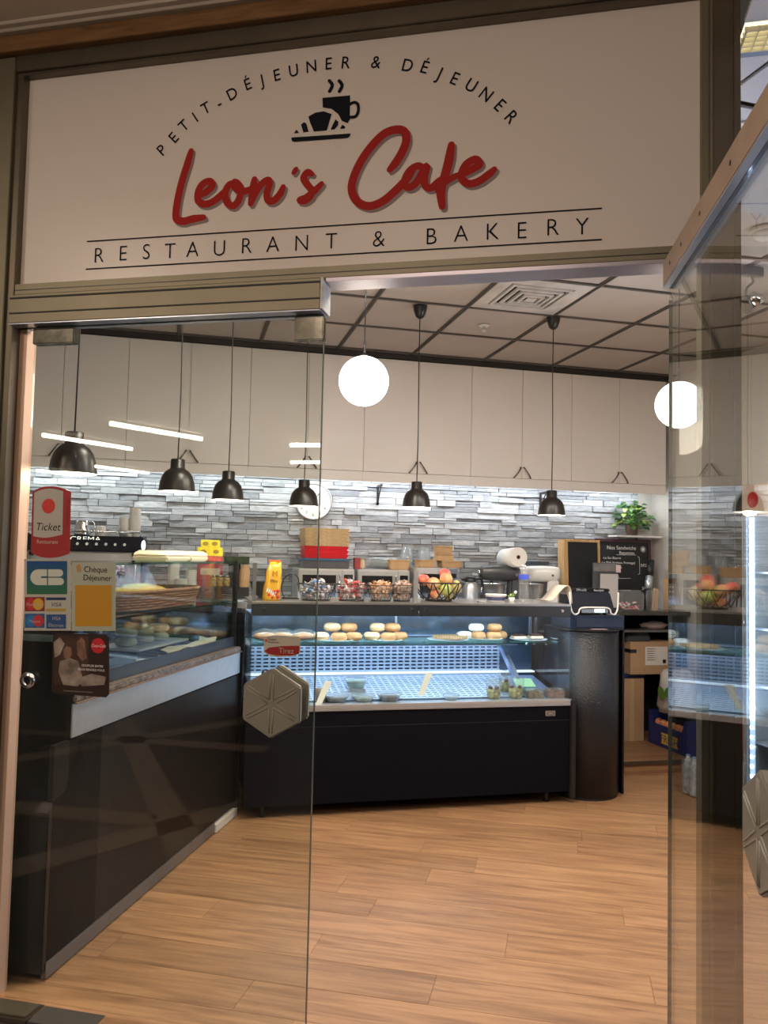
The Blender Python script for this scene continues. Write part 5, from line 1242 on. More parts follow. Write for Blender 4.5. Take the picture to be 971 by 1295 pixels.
def sheet(u0, u1, w0, w1, z0, lift, m, lab, seed):
    r = random.Random(seed); nu, nw = 10, 5; vs = []; 
    for i in range(nu+1):
        for j in range(nw+1):
            u_ = u0+(u1-u0)*i/nu; w_ = w0+(w1-w0)*j/nw; z_ = z0+.006+abs(math.sin(i*.9+j*.6+seed))*lift*.35+lift*(i/nu)**2*.6
            vs.append(L(u_+r.uniform(-.006,.006), w_+.03*math.sin(i*.7), z_))
    fs = [(i*(nw+1)+j,(i+1)*(nw+1)+j,(i+1)*(nw+1)+j+1,i*(nw+1)+j+1) for i in range(nu) for j in range(nw)]
    m_ = MB().add(vs, fs, 0, True); top = [v+Vector((0,0,.002)) for v in vs]; 
    solo('baking_paper', m_, m, lab, 'paper', vs[0], 'baking paper sheets in the corner counter', normals=False)
M_parch = mat('parchment', (.66,.55,.38), .7, noise=.06)
sheet(1.20,1.78,.065,.17,1.030,.035,M_parch,'larger curling sheet of baking paper near the far glass corner',2)
sheet(.92,1.25,.07,.18,1.010,.012,M_parch,'smaller sheet of baking paper lying near the middle post',5)
m = MB().ball((0,0,.022), 1, 18, sc=(.17,.08,.028), wob=.10).xf(Matrix.Translation(L(.80,.20,1.0005)) @ Matrix.Rotation(LZ,4,'Z'))
solo('dark_cloth', m, mat('navy_cloth', (.03,.04,.06), .85), 'crumpled navy cloth on the stone slab under the buns', 'cloth', L(.8,.2,1.0005))

# ================================================================== IN THE DISPLAY CASE
SZ = 1.0185; DZ = .6565
M_plate = mat('pale_blue_plate', (.70,.82,.84), .2)
def plate(x, y, z_, r, lab, grp='plates on the glass shelf', m=M_plate):
    return solo('plate', MB().lathe([(.0,0),(r*.6,0),(r,.010),(r,.0125),(r*.62,.0035),(.0,.0035)], (x,y,z_), 36), m, lab, 'plate', (x,y,z_), grp)
def cX(px): return X(px, 800, 5.06)
PY = 5.06
plate(cX(424), PY, SZ, .125, 'white-blue plate under the left heap of bagels')
plate(cX(487), PY, SZ, .115, 'white-blue plate under the second heap of bagels')
plate(cX(566), PY, SZ, .135, 'plate carrying the flat tart right of the bagels')
plate(cX(616), PY+.06, SZ, .125, 'plate under the white iced doughnuts')
plate(cX(668), PY, SZ, .125, 'plate under the chocolate topped cakes')
plate(cX(712), PY+.03, SZ, .07, 'small empty plate at the right end of the shelf')
G = 'bagels heaped on the shelf plates'
def bg(px, dy, lv, r, m, lab): bagel((cX(px), PY+dy, SZ+.0040+lv*.053), r*1.06, .053, m, lab, G, hole=True, tilt=0)
bg(405,-.02,0,.050,M_bunw,'floury bagel at the far left of the left heap')
bg(427,-.05,0,.050,M_bun,'golden bagel low in the middle of the left heap')
bg(446,-.03,0,.050,M_bun,'golden bagel low at the right of the left heap')
bg(421,.03,1,.052,M_bunw,'pale bagel crowning the left heap')
bg(442,.02,1,.050,M_bun,'seeded bagel at the upper right of the left heap')
bg(470,-.01,0,.052,M_bunw,'pale bagel at the left of the second heap')
bg(489,-.05,0,.048,M_bun,'golden bagel low in front of the second heap')
bg(505,-.01,0,.048,M_bun,'golden bagel low at the right of the second heap')
bg(478,.02,1,.048,M_bunw,'pale bagel at the upper left of the second heap')
bg(497,.02,1,.050,M_bun,'golden bagel at the upper right of the second heap')
D_ = 'doughnuts stacked on the shelf'
def dn(px, dy, lv, m, lab): bagel((cX(px), PY+dy, SZ+.0040+lv*.052), .051, .052, m, lab, D_, hole=False)
dn(606,.02,0,M_bun,'golden doughnut low at the left of the stack'); dn(624,.0,0,M_bun,'golden doughnut low in the middle of the stack'); dn(636,.06,0,M_bun,'golden doughnut low at the right of the stack')
dn(604,.03,1,mat('white_icing', (.90,.86,.78), .5),'white iced doughnut on top at the left'); dn(627,.03,1,M_bun,'golden doughnut on top at the right'); dn(591,.05,0,MATS['white_icing'],'white iced doughnut half hidden at the far left')
# tart and cakes
m = MB(); cx_, cy_ = cX(569), PY
for k in range(40):
    a, b = 2*PI*k/40, 2*PI*(k+.6)/40; m.box((-.0035,-.0,.0),(.0035,.004,.022), mx=Matrix.Translation((cx_+.112*math.cos(a),cy_+.070*math.sin(a),SZ+.013)) @ Matrix.Rotation(a-PI/2,4,'Z'))
tt = thing('flat_tart', 'flat round tart with a fluted brown rim', 'tart', (cx_,cy_,SZ+.0128))
wpart('tart_body', MB().lathe([(.0,0),(.106,0),(.112,.020),(.104,.018),(.0,.016)], (cx_,cy_,SZ+.013), 40, sy=.63), mat('tart_crust', (.42,.27,.13), .7, noise=.3, nscale=60), tt)
o = wpart('fluted_rim', m, mat('tart_rim', (.50,.33,.16), .7), tt); o['kind'] = 'stuff'
solo('white_roll', MB().ball((cX(588),PY+.08,SZ+.033), 1, 16, sc=(.032,.03,.020)), M_paper, 'small white roll behind the flat tart', 'roll', (cX(588),PY+.08,SZ+.013))
for k, (px, lab) in enumerate(((655,'left chocolate topped cake slice'),(676,'right chocolate topped cake slice'))):
    c = Vector((cX(px), PY-.01, SZ+.0128)); t = thing('cake_slice', lab, 'cake', c, 0, 'chocolate topped cakes on one plate')
    part('sponge', MB().box((-.045,-.035,0),(.045,.035,.018)), mat('sponge', (.70,.55,.38), .8, noise=.1), t, bevel=.004)
    part('chocolate_top', MB().box((-.044,-.034,.0185),(.044,.034,.028)), mat('chocolate', (.06,.022,.012), .4), t, bevel=.004)
# clear wrapped sandwiches on the left of the shelf
for k, (px, lab) in enumerate(((335,'film wrapped sandwich at the far left of the shelf'),(358,'film wrapped sandwich in the middle, above the red door sign'),(384,'film wrapped sandwich next to the left heap of bagels'))):
    c = Vector((X(px,800,5.02), 5.02, SZ)); t = thing('wrapped_sandwich', lab, 'sandwich', c, R_.uniform(-.3,.3), 'film wrapped sandwiches on the shelf')
    part('sandwich_bread', MB().ball((0,0,.034), 1, 20, sc=(.070,.045,.026), wob=.03), M_bun, t); part('ham_filling', MB().ball((0,0,.026), 1, 16, sc=(.073,.048,.008), wob=.06), mat('ham', (.45,.14,.12), .5), t)
    part('plastic_film', MB().ball((0,0,.040), 1, 18, sc=(.084,.056,.038), wob=.12), M_filmplastic, t)
# bowls and salads on the deck front
M_lid = mat('lidded_bowl_dark', (.20,.19,.18), .3, noise=.5, nscale=35)
def bowl(px, py, y, r, h, m, lab, z_=DZ):
    x = X(px, py, y); t = thing('salad_bowl', lab, 'bowl', (x,y,z_), 0, 'lidded bowls at the bottom of the case')
    part('bowl_content', MB().lathe([(.0,.001),(r*.62,.001),(r*.9,h*.85),(.0,h*.9)], n=28), m, t)
    part('bowl_wall', MB().lathe([(r*.64,.0),(r*.93,h*.95),(r,h),(r,h+.004)], n=28), M_clearplastic, t)
    part('bowl_lid', MB().lathe([(r,h+.004),(r*.98,h+.010),(r*.8,h+.012),(.0,h+.012)], n=28), M_clearplastic, t); return t
bowl(425,882,4.955,.078,.034,M_lid,'dark lidded bowl nearest the slanted card at the left')
bowl(459,884,4.955,.074,.032,mat('bowl_grey_green', (.36,.42,.36), .4, noise=.4, nscale=30),'grey-green lidded bowl in front at the middle left')
bowl(492,881,4.955,.080,.040,M_lid,'dark lidded bowl at the right of the four')
t = bowl(450,872,5.115,.076,.052,mat('bowl_mint', (.42,.55,.50), .4, noise=.2, nscale=20),'mint lidded bowl behind the other three'); 
t.location.z = .715
solo('bowl_riser', MB().box((X(450,872,5.115)-.05,5.07,.6725),(X(450,872,5.115)+.05,5.16,.7145)), M_steel, 'steel riser under the mint bowl', 'riser', (X(450,872,5.075),5.09,.669))
bowl(570,884,4.94,.052,.026,mat('bowl_clear_pale', (.50,.58,.62), .3),'almost empty clear bowl right of the middle slanted card')
x = X(406,875,4.95); solo('brown_beaker', MB().lathe([(.0,0),(.032,0),(.036,.085),(.0,.085)], (x,4.955,DZ), 24), mat('brown_beaker', (.25,.17,.13), .4), 'brown beaker behind the left slanted card', 'beaker', (x,4.955,DZ))
M_fruitmix = mat('fruit_salad', (.42,.36,.12), .35, noise=.9, nscale=45)
for (px, y, r, h, lab) in ((624,4.955,.052,.100,'left tall clear beaker of fruit salad'),(652,4.955,.054,.105,'right tall clear beaker of fruit salad'),(638,5.06,.042,.115,'narrow clear beaker between and behind the fruit salads')):
    x = X(px,880,y); zz = DZ if y < 5 else .675; t = thing('fruit_beaker', lab, 'beaker', (x,y,zz), 0, 'clear beakers of fruit salad')
    part('beaker_wall', MB().lathe([(r*.78,0),(r,h),(r*1.03,h+.002)], n=24), M_clearplastic, t)
    part('fruit_mix', MB().lathe([(.0,.002),(r*.74,.002),(r*.88,h*.6),(.0,h*.66)], n=20), M_fruitmix, t)
    m = MB()
    for k in range(7): a = R_.uniform(0,6.28); m.ball((r*.5*math.cos(a), r*.5*math.sin(a), h*.64+R_.uniform(0,.008)), .010, 8, wob=.2)
    part('fruit_pieces', m, mat('fruit_dark', (.16,.06,.04), .3, noise=.5, nscale=50), t)
    part('beaker_lid', MB().lathe([(r*1.04,h+.003),(r*.95,h+.022),(r*.5,h+.030),(.0,h+.031)], n=24), M_clearplastic, t)
def sqbox(px, y, w_, h_, m, lab, lift=0):
    x = X(px,875,y); t = thing('salad_box', lab, 'box', (x,y,DZ+lift), 0, 'square salad boxes at the right of the case')
    part('salad', MB().box((-w_/2+.004,-.04,.002),(w_/2-.004,.04,h_*.75)), m, t, bevel=.004)
    m2 = MB()
    for k in range(14): m2.ball((R_.uniform(-w_/2+.012,w_/2-.012),R_.uniform(-.03,.03),h_*.78), .010, 8, wob=.25)
    part('salad_leaves', m2, m, t)
    part('box_cover', MB().box((-w_/2,-.045,0),(w_/2,.045,h_)), M_clearplastic, t, bevel=.004)
M_sal = mat('salad_brown_green', (.20,.15,.07), .5, noise=.9, nscale=50)
sqbox(674,4.955,.115,.055,M_sal,'dark green salad box next to the fruit beakers')
sqbox(700,4.955,.125,.058,mat('salad_red_brown', (.26,.12,.08), .5, noise=.8, nscale=50),'reddish salad box at the right end of the case')
t = solo('green_leaflet', MB().prism([(X(652,860,5.03),5.02,.715),(X(677,860,5.03),5.02,.715),(X(672,855,5.09),5.10,.755),(X(650,855,5.09),5.10,.760)], (0,0,.004)), mat('mint_green_card', (.38,.72,.42), .5), 'mint green card lying over the salad boxes', 'card', (X(665,860,5.03),5.05,.715))
# black utensil inside at the left
x = X(334,850,5.0); solo('black_clip', MB().tube([(x,5.0,.79),(x-.004,5.0,.825),(x-.006,5.0,.852)], [.010,.013,.008]), M_black, 'short black handle standing at the left inside the case', 'handle', (x,5.0,.79))

# ================================================================== TILL
TQ = 1.1075
t = thing('cash_drawer', 'dark blue-black cash drawer on the column', 'cash drawer', (2.685,5.06,TQ))
part('drawer_case', MB().box((-.185,-.17,0),(.185,.17,.090)), mat('till_navy', (.015,.022,.045), .3), t, bevel=.004)
part('drawer_front', MB().box((-.172,-.176,.010),(.172,-.171,.078)), mat('till_navy2', (.02,.03,.06), .25), t, bevel=.003)
t = thing('receipt_printer', 'black till printer with a white wavy collar and lit screen', 'till', (2.665,5.02,TQ+.0905))
part('till_body', MB().hexa([(-.165,-.09,.012),(.165,-.09,.012),(.165,.10,.012),(-.165,.10,.012)],[(-.160,-.02,.150),(.160,-.02,.150),(.160,.10,.150),(-.160,.10,.150)]), mat('till_black', (.012,.015,.025), .2), t, bevel=.008)
part('till_top', MB().box((-.160,-.02,.1505),(.160,.10,.172)), M_blackgloss, t, bevel=.006)
cp_ = spline([(-.178,-.096,.150),(-.172,-.100,.05),(-.150,-.104,.006),(-.120,-.106,.012),(-.100,-.106,.045),(.0,-.106,.050),(.10,-.106,.045),(.120,-.106,.012),(.150,-.104,.006),(.172,-.100,.05),(.178,-.096,.150)], 5)
part('white_collar', MB().tube(cp_, .0055, 8), M_paper, t)
part('till_screen', MB().box((.00,-.1025,.018),(.075,-.100,.040)), mat('screen_cyan', (.55,.85,.90), .3, emit=1.4, ecol=(.6,.9,.95)), t)
part('till_panel', MB().box((-.095,-.101,.014),(.10,-.099,.043)), mat('till_grey', (.22,.26,.32), .3), t)
bl = MB(); text(bl, 'TM-m30', .022, (-.055,-.0203,.162)); text(bl, 'Receipts', .022, (.075,-.0203,.162)); part('till_lettering', bl, mat('print_grey', (.5,.5,.5), .5), t, normals=False)
part('till_feet', MB().cyl((-.13,0,0),(-.13,0,.012),.012,n=10), M_black, t); part('till_feet', MB().cyl((.13,0,0),(.13,0,.012),.012,n=10), M_black, t)
solo('pink_slip', MB().box((2.62,4.862,TQ),(2.73,4.888,TQ+.002)), mat('pink_paper', (.75,.50,.52), .7), 'pink paper slip on the column in front of the cash drawer', 'paper', (2.66,4.87,TQ))

# ================================================================== RIGHT END OF THE BACK COUNTER
def board(nm, x0, x1, y, z0, z1, fr, face, lab, fw=.022, tilt=.06, rz=0):
    t = thing(nm, lab, 'chalkboard', ((x0+x1)/2,y,z0), rz); w_ = (x1-x0)/2; h_ = z1-z0; mx = Matrix.Rotation(-tilt,4,'X')
    part('board_face', MB().box((-w_+fw*.6,-.004,fw*.6),(w_-fw*.6,.006,h_-fw*.6), mx=mx), face, t)
    for a, b in (((-w_,-.014,0),(w_,.012,fw)),((-w_,-.014,h_-fw),(w_,.012,h_)),((-w_,-.014,fw),(-w_+fw,.012,h_-fw)),((w_-fw,-.014,fw),(w_,.012,h_-fw))):
        part('frame_bar', MB().box(a, b, mx=mx), fr, t, bevel=.002)
    return t, mx
M_slate = mat('chalkboard_slate', (.018,.018,.020), .7, noise=.3, nscale=4)
M_plum = mat('plum_frame', (.075,.028,.035), .4)
b2, mx = board('menu_board', 3.455, 3.985, 6.335, CZ, 1.755, M_plum, M_slate, 'plum-framed chalkboard covered with handwritten sandwich menu', .026)
M_chalk = mat('chalk', (.85,.85,.82), .8)
ch = MB(); W_ = .265; H_ = .595
def ct(body, size, x, z_, **k): text(ch, body, size, (x,-.0062,z_), **k)
ct('Nos Sandwichs', .046, -.02, H_-.075); ct('Baguettes', .038, .03, H_-.118)
for k, s_ in enumerate(('-Le Sec Beurre', '-Le Midi (Jambon, Fromage)', '-Le Camembert', '-Le Poulet', '  (crudites)')):
    ct(s_, .029, (-.115,-.055,-.115,-.13,-.115)[k], H_-.165-.040*k)
ct('5\u20ac50', .036, .200, H_-.225); ct('-Menu', .030, -.13, H_-.385); ct('5\u20ac', .040, .19, H_-.425); ct('-Boisson', .030, -.12, H_-.475)
ribbon(ch, [(.135,H_-.15),(.150,H_-.155),(.152,H_-.22),(.150,H_-.30),(.135,H_-.305)], .0018, -.0062)
ribbon(ch, [(-.07,H_-.138),(.12,H_-.136)], .0013, -.0062); ribbon(ch, [(-.18,H_-.345),(.06,H_-.34)], .0013, -.0062); ribbon(ch, [(-.18,H_-.45),(.06,H_-.445)], .0013, -.0062)
for k in range(5): a = PI*k/5; ribbon(ch, [(.19-.026*math.cos(a),H_-.085-.026*math.sin(a)),(.19+.026*math.cos(a),H_-.085+.026*math.sin(a))], .002, -.0062)
ch.xf(mx); o = part('chalk_writing', ch, M_chalk, b2, normals=False); o['kind'] = 'stuff'
b1, mx1 = board('blank_chalkboard', 3.09, 3.425, 6.20, CZ, 1.735, M_pine, M_slate, 'empty chalkboard in a pale wooden frame left of the menu board', .020, .05, math.radians(6))
part('deep_side', MB().box((-.185,-.012,0),(-.169,.085,.575), mx=mx1), M_pine, b1)
# clear holder with papers
x0_, x1_ = 3.255, 3.50
t = thing('leaflet_holder', 'clear holder with a white sheet and grey packet before the chalkboards', 'holder', ((x0_+x1_)/2,6.0,CZ))
wpart('holder_back', MB().box((x0_,6.04,CZ),(x1_-.02,6.048,1.545)), mat('holder_dark', (.10,.10,.105), .3), t, bevel=.002)
wpart('grey_header', MB().box((x0_+.005,6.030,1.475),(x1_-.035,6.038,1.54)), mat('header_grey', (.22,.22,.22), .5, noise=.3, nscale=10), t)
wpart('white_sheet', MB().box((x0_+.055,6.015,CZ+.02),(x1_-.03,6.020,1.455)), mat('sheet_greywhite', (.60,.57,.56), .7), t)
wpart('pink_tag', MB().box((x1_-.055,6.000,1.468),(x1_-.015,6.005,1.530)), mat('tag_pink', (.80,.62,.62), .6), t)
# sweets jar, straw jar
x = X(797,757,5.98); t = thing('sweets_jar', 'square clear jar holding red and white mints', 'jar', (x,5.98,CZ))
part('jar_wall', MB().box((-.095,-.06,0),(.095,.06,.15)), M_clearplastic, t, bevel=.01)
part('jar_lid', MB().box((-.075,-.05,.151),(.075,.05,.168)), M_clearplastic, t, bevel=.005)
m = MB()
for k in range(60): m.ball((R_.uniform(-.08,.08),R_.uniform(-.045,.045),.012+R_.random()**1.5*.055), .011, 8, R_.randrange(3), sc=(1,1,.7))
o = part('mints', m, [mat('mint_red', (.62,.05,.07), .3), mat('mint_white', (.85,.78,.76), .3), mat('mint_pink', (.70,.30,.32), .3)], t, normals=False); o['kind'] = 'stuff'
x = X(828,755,5.95); t = thing('stirrer_jar', 'square glass jar of wooden stirrers at the counter end', 'jar', (x,5.95,CZ))
part('jar_wall', MB().box((-.055,-.05,0),(.055,.05,.17)), M_clearplastic, t, bevel=.008)
for k in range(16):
    a = R_.uniform(-.16,.16); b = R_.uniform(-.12,.12); x2, y2 = R_.uniform(-.025,.025), R_.uniform(-.025,.025)
    part('wooden_stirrer', MB().box((-.003,-.001,.004),(.003,.001,.178+R_.uniform(-.01,.012)), mx=Matrix.Translation((x2,y2,0)) @ Matrix.Rotation(a*.9,4,'Y') @ Matrix.Rotation(b*.7,4,'X')), mat('stirrer_wood', (.68,.46,.26), .7), t)
x = X(816,745,6.12); P0 = Vector((x,6.10,CZ+.012)); P1 = Vector((x+.125,6.24,CZ+.41)); d_ = P1-P0
t = thing('film_roll', 'black and silver roll leaning behind the stirrer jar', 'roll', P0)
wpart('roll_lower', MB().cyl(P0, P0+d_*.38, .030, n=24), M_black, t); wpart('roll_silver', MB().cyl(P0+d_*.381, P0+d_*.66, .031, n=24), M_steel, t); wpart('roll_upper', MB().cyl(P0+d_*.661, P1, .030, n=24), M_black, t)
m = MB().box((3.925,6.06,CZ),(4.035,6.075,1.43)); solo('wooden_board', m, mat('board_wood', (.55,.36,.20), .6, noise=.1), 'pale wooden board standing against the right wall', 'board', (3.98,6.06,CZ), bevel=.004)
# shelf and plant
t = thing('wall_shelf', 'small white wall shelf under the potted plant', 'shelf', (3.82,6.38,1.76))
wpart('shelf_board', MB().box((3.60,6.26,1.770),(4.04,WY-.032,1.786)), mat('shelf_white', (.80,.78,.75), .5), t, bevel=.002)
wpart('shelf_bracket', MB().box((3.70,6.30,1.757),(3.71,WY-.032,1.769)), M_steel, t)
PX_, PYY, PZ = 3.79, 6.345, 1.7865
pl = thing('potted_plant', 'bushy green variegated plant in a glass pot on the wall shelf', 'plant', (PX_,PYY,PZ))
part('plant_pot', MB().lathe([(.0,0),(.045,0),(.058,.085),(.060,.088),(.054,.086),(.0,.08)], n=28), mat('pot_brown_glass', (.10,.06,.035), .2), pl)
ML = [mat('leaf_green', (.10,.24,.05), .35, noise=.3, nscale=20), mat('leaf_lime', (.34,.46,.10), .35, noise=.3, nscale=20), mat('leaf_dark', (.035,.11,.03), .35, noise=.3, nscale=20)]
def leaf(base, d, L_, w_, up):
    d = d.normalized(); s_ = d.cross(up).normalized(); nn = s_.cross(d).normalized(); m = MB(); prof = [(0,.0,0),(.18,.55,.05),(.42,1,.10),(.7,.75,.06),(1,.0,-.12)]
    vs = []
    for (t_, w0, h0) in prof: c_ = base+d*L_*t_+nn*h0*L_; vs += [c_-s_*w_*w0-nn*.15*w_*w0*-1, c_-nn*.12*w_*w0, c_+s_*w_*w0+nn*.15*w_*w0]
    fs = []
    for i in range(4): fs += [(3*i,3*i+1,3*i+4,3*i+3),(3*i+1,3*i+2,3*i+5,3*i+4)]
    return m.add(vs, fs, 0, True)
for k in range(112):
    a = R_.uniform(0,2*PI); e = R_.uniform(-.5,1.35); rr = R_.uniform(.07,.17)
    c_ = Vector((math.cos(a)*math.cos(e)*rr, max(-.10,min(.04,math.sin(a)*math.cos(e)*rr*.7)), .13+math.sin(e)*rr*1.05))
    if c_.y > .03: c_.y = .03
    dr = Vector((math.cos(a), math.sin(a)*.6-.35, R_.uniform(-.6,.5)))
    L_ = R_.uniform(.045,.075); tip = c_+dr.normalized()*L_
    if tip.y > .06 or PX_+tip.x > 4.03: continue
    root = Vector((R_.uniform(-.02,.02), R_.uniform(-.02,.02), .08)); sm = MB().tube(spline([root, (root+c_)/2+Vector((0,0,.025)), c_], 3), .0016, 5)
    lf = part('leaf', leaf(c_, dr, L_, L_*.36, Vector((R_.uniform(-.3,.3),-.5,1))), R_.choice(ML), pl, normals=False)
    part('stem', sm, ML[0], lf)
# boxes, bag and crate under the counter
def carton(x0, x1, y0, y1, z0, z1, lab, grp=None, label_card=True):
    t = thing('cardboard_box', lab, 'box', ((x0+x1)/2,(y0+y1)/2,z0), 0, 'cardboard boxes behind the column')
    wpart('box_walls', MB().box((x0,y0,z0),(x1,y1,z1-.003)), M_card, t, bevel=.002)
    wpart('top_flap', MB().box((x0,y0,z1-.003),(x1,(y0+y1)/2-.001,z1)), M_card, t); wpart('top_flap', MB().box((x0,(y0+y1)/2+.001,z1-.003),(x1,y1,z1)), M_card, t)
    return t
t = carton(3.565,3.985,5.98,6.30,.640,.905,'upper cardboard box with white label and black tape')
wpart('shipping_label', MB().box((3.70,5.978,.715),(3.905,5.980,.865)), mat('label_white', (.66,.60,.54), .7), t)
lb = MB()
for k in range(6): lb.add([(3.715,5.9775,.845-k*.018),(3.715+.11*R_.uniform(.5,1),5.9775,.845-k*.018),(3.715+.11*.5,5.9775,.850-k*.018),(3.715,5.9775,.850-k*.018)], [(0,1,2,3)])
lb.add([(3.86,5.9775,.73),(3.89,5.9775,.73),(3.89,5.9775,.76),(3.86,5.9775,.76)], [(0,1,2,3)]); wpart('label_print', lb, M_print, t, normals=False)
for a, b in ((3.565,3.62),(3.94,3.985)): wpart('black_tape', MB().box((a,5.9785,.815),(b,5.980,.845)), M_black, t)
wpart('black_tape', MB().box((3.5635,5.98,.815),(3.565,6.30,.845)), M_black, t)
t = carton(3.46,3.715,6.02,6.30,.0955,.602,'tall lower cardboard box standing on the raised floor')
wpart('packing_tape', MB().box((3.585,6.0185,.0955),(3.625,6.0200,.60)), mat('tape_tan', (.50,.33,.17), .4), t)
solo('navy_packet', MB().box((3.50,6.03,.603),(3.74,6.28,.6385)), mat('navy_packet', (.02,.035,.14), .4), 'navy packet squeezed between the two cardboard boxes', 'packet', (3.6,6.15,.603), bevel=.012)
t = thing('black_pouch', 'dark grey pouch lying on the upper cardboard box', 'pouch', (3.66,6.08,.9055))
part('pouch_body', MB().hexa([(-.12,-.07,0),(.115,-.07,0),(.115,.07,0),(-.12,.07,0)],[(-.075,-.03,.075),(.10,-.03,.115),(.10,.03,.115),(-.075,.03,.075)]), mat('pouch_grey', (.035,.033,.032), .7), t, bevel=.008)
m = MB().ball((0,0,.03), 1, 20, sc=(.12,.07,.035), wob=.12); m.xf(Matrix.Translation((3.85,6.10,1.0005)))
solo('pink_cloth', m, mat('pink_cloth', (.62,.44,.38), .85), 'crumpled pale pink cloth on the shelf under the counter', 'cloth', (3.85,6.1,1.0005))
t = thing('produce_crate', 'blue cardboard produce crate with yellow FRESH lettering', 'crate', (3.87,5.72,.0955))
M_bc = mat('crate_blue', (.012,.025,.16), .45)
cx0, cx1, cy0, cy1, z0_, z1_ = 3.735,4.02,5.46,5.98,.0955,.36
wpart('crate_base', MB().box((cx0,cy0,z0_),(cx1,cy1,z0_+.006)), M_bc, t)
wpart('crate_side', MB().box((cx0,cy0,z0_+.006),(cx0+.006,cy1,z0_+.17)), M_bc, t); wpart('crate_side', MB().box((cx1-.006,cy0,z0_+.006),(cx1,cy1,z0_+.17)), M_bc, t)
wpart('crate_end', MB().box((cx0+.006,cy0,z0_+.006),(cx1-.006,cy0+.006,z1_)), M_bc, t); wpart('crate_end', MB().box((cx0+.006,cy1-.006,z0_+.006),(cx1-.006,cy1,z1_)), M_bc, t)
for (y_a) in (cy0, cy1-.07): wpart('crate_corner', MB().prism([(cx0,y_a,z0_+.17),(cx0,y_a+.07,z0_+.17),(cx0,y_a+(.03 if y_a == cy0 else .07),z1_),(cx0,y_a+(0 if y_a == cy0 else .04),z1_)], (.006,0,0)), M_bc, t)
wpart('yellow_label', MB().box((cx0-.0015,5.58,z0_+.03),(cx0-.0005,5.80,z0_+.115)), mat('label_yellow', (.85,.55,.05), .5), t)
tx = MB(); text(tx, 'FRESH', .085, (cx0-.002,5.69,z0_+.072), ex=(0,-1,0)); wpart('crate_lettering', tx, mat('lettering_navy', (.02,.03,.2), .5), t, normals=False)
for k in range(7):
    yv = 5.52+.065*k; t = thing('orange', 'orange in the blue crate, '+('nearest','second','third','fourth','fifth','sixth','farthest')[k]+' of the visible row', 'orange', (cx0+.05,yv,z0_+.172), 0, 'oranges in the blue crate')
    part('orange_peel', MB().ball((0,0,0), .033, 18), mat('orange_peel', (.72,.28,.12), .5, bump=.2, bscale=300), t); part('navel', MB().cyl((0,0,.032),(0,0,.034),.004,n=8), ML[2], t)
# white bag with green leaf print
t = thing('carrier_bag', 'crumpled white carrier bag with a green leaf print', 'bag', (3.85,5.76,.37))
m = MB(); rows = [(.0,.12,.14),(.05,.14,.155),(.14,.135,.15),(.24,.13,.14),(.30,.12,.12),(.33,.09,.10)]; n = 20; vs = []
for (z_, a, b) in rows:
    for k in range(n):
        t_ = 2*PI*k/n; wv = .010*math.sin(5*t_+z_*20)+R_.uniform(-.008,.008); vs.append(((a+wv)*math.cos(t_),(b+wv)*math.sin(t_),z_+(R_.uniform(-.01,.02) if z_ > .28 else 0)))
m.add(vs, [(j*n+k,j*n+(k+1)%n,(j+1)*n+(k+1)%n,(j+1)*n+k) for j in range(len(rows)-1) for k in range(n)]+[tuple(range(n)), tuple(range((len(rows)-1)*n, len(rows)*n))], 0, True)
part('bag_film', m, mat('bag_white', (.62,.58,.55), .4, noise=.12, nscale=14), t)
lm = MB()
for (yc, zc, r_, an) in ((-.03,.16,.055,.6),(-.115,.18,.045,-.5)):
    lm.add([(-.162, yc+r_*math.cos(2*PI*k/18)*math.cos(an)-.6*r_*math.sin(2*PI*k/18)*math.sin(an), zc+r_*math.cos(2*PI*k/18)*math.sin(an)+.75*r_*math.sin(2*PI*k/18)) for k in range(18)], [tuple(range(18))])
part('leaf_print', lm, mat('print_leaf_green', (.12,.26,.04), .5), t, normals=False)
tx = MB(); text(tx, 'Carrefour', .03, (-.160,-.03,.05), ex=(0,-1,0)); part('bag_lettering', tx, mat('print_grey2', (.2,.22,.25), .5), t, normals=False)

# ================================================================== DRINKS FRIDGE AND BOTTLE PACKS AT THE RIGHT
fr = thing('drinks_fridge', 'tall drinks fridge with bright led-lit glass front at the right edge', 'fridge', (3.75,3.95,0))
k_ = lambda n_, m, mt, **kk: wpart(n_, m, mt, fr, **kk)
fx, fy0, fy1 = 3.42, 3.35, 4.42
k_('fridge_back', MB().box((4.0,fy0,.02),(4.04,fy1,2.05)), mat('fridge_grey', (.20,.21,.22), .4))
k_('fridge_side', MB().box((fx,fy0,.02),(4.0,fy0+.03,2.05)), MATS['fridge_grey']); k_('fridge_side', MB().box((fx,fy1-.03,.02),(4.0,fy1,2.05)), MATS['fridge_grey'])
k_('fridge_header', MB().box((fx-.02,fy0,1.86),(4.0,fy1,2.05)), mat('header_pale', (.55,.42,.36), .4))
lgm = disc2(MB(), (0,0), .05, 0, n=20); lgm.xf(Matrix.Translation((fx-.0215,fy1-.12,1.955)) @ Matrix.Rotation(-PI/2,4,'Z')); k_('round_emblem', lgm, MATS['sign_red'], normals=False)
k_('fridge_base', MB().box((fx-.01,fy0,.02),(4.0,fy1,.16)), MATS['fridge_grey'])
M_led2 = mat('fridge_led_glow', (1,1,1), .4, emit=9, ecol=(.72,.88,1))
M_led3 = mat('fridge_led_case', (.5,.6,.8), .4, emit=1.2, ecol=(.45,.65,1))
for ya in (fy1-.085, fy0+.045):
    k_('led_channel', MB().box((fx+.012,ya,.17),(fx+.020,ya+.04,1.85)), M_led3)
    for i in range(28):
        z_ = .20+i*.059; k_('led_dot', MB().cyl((fx+.011,ya+.02,z_),(fx+.004,ya+.02,z_),.011,n=10), M_led2)
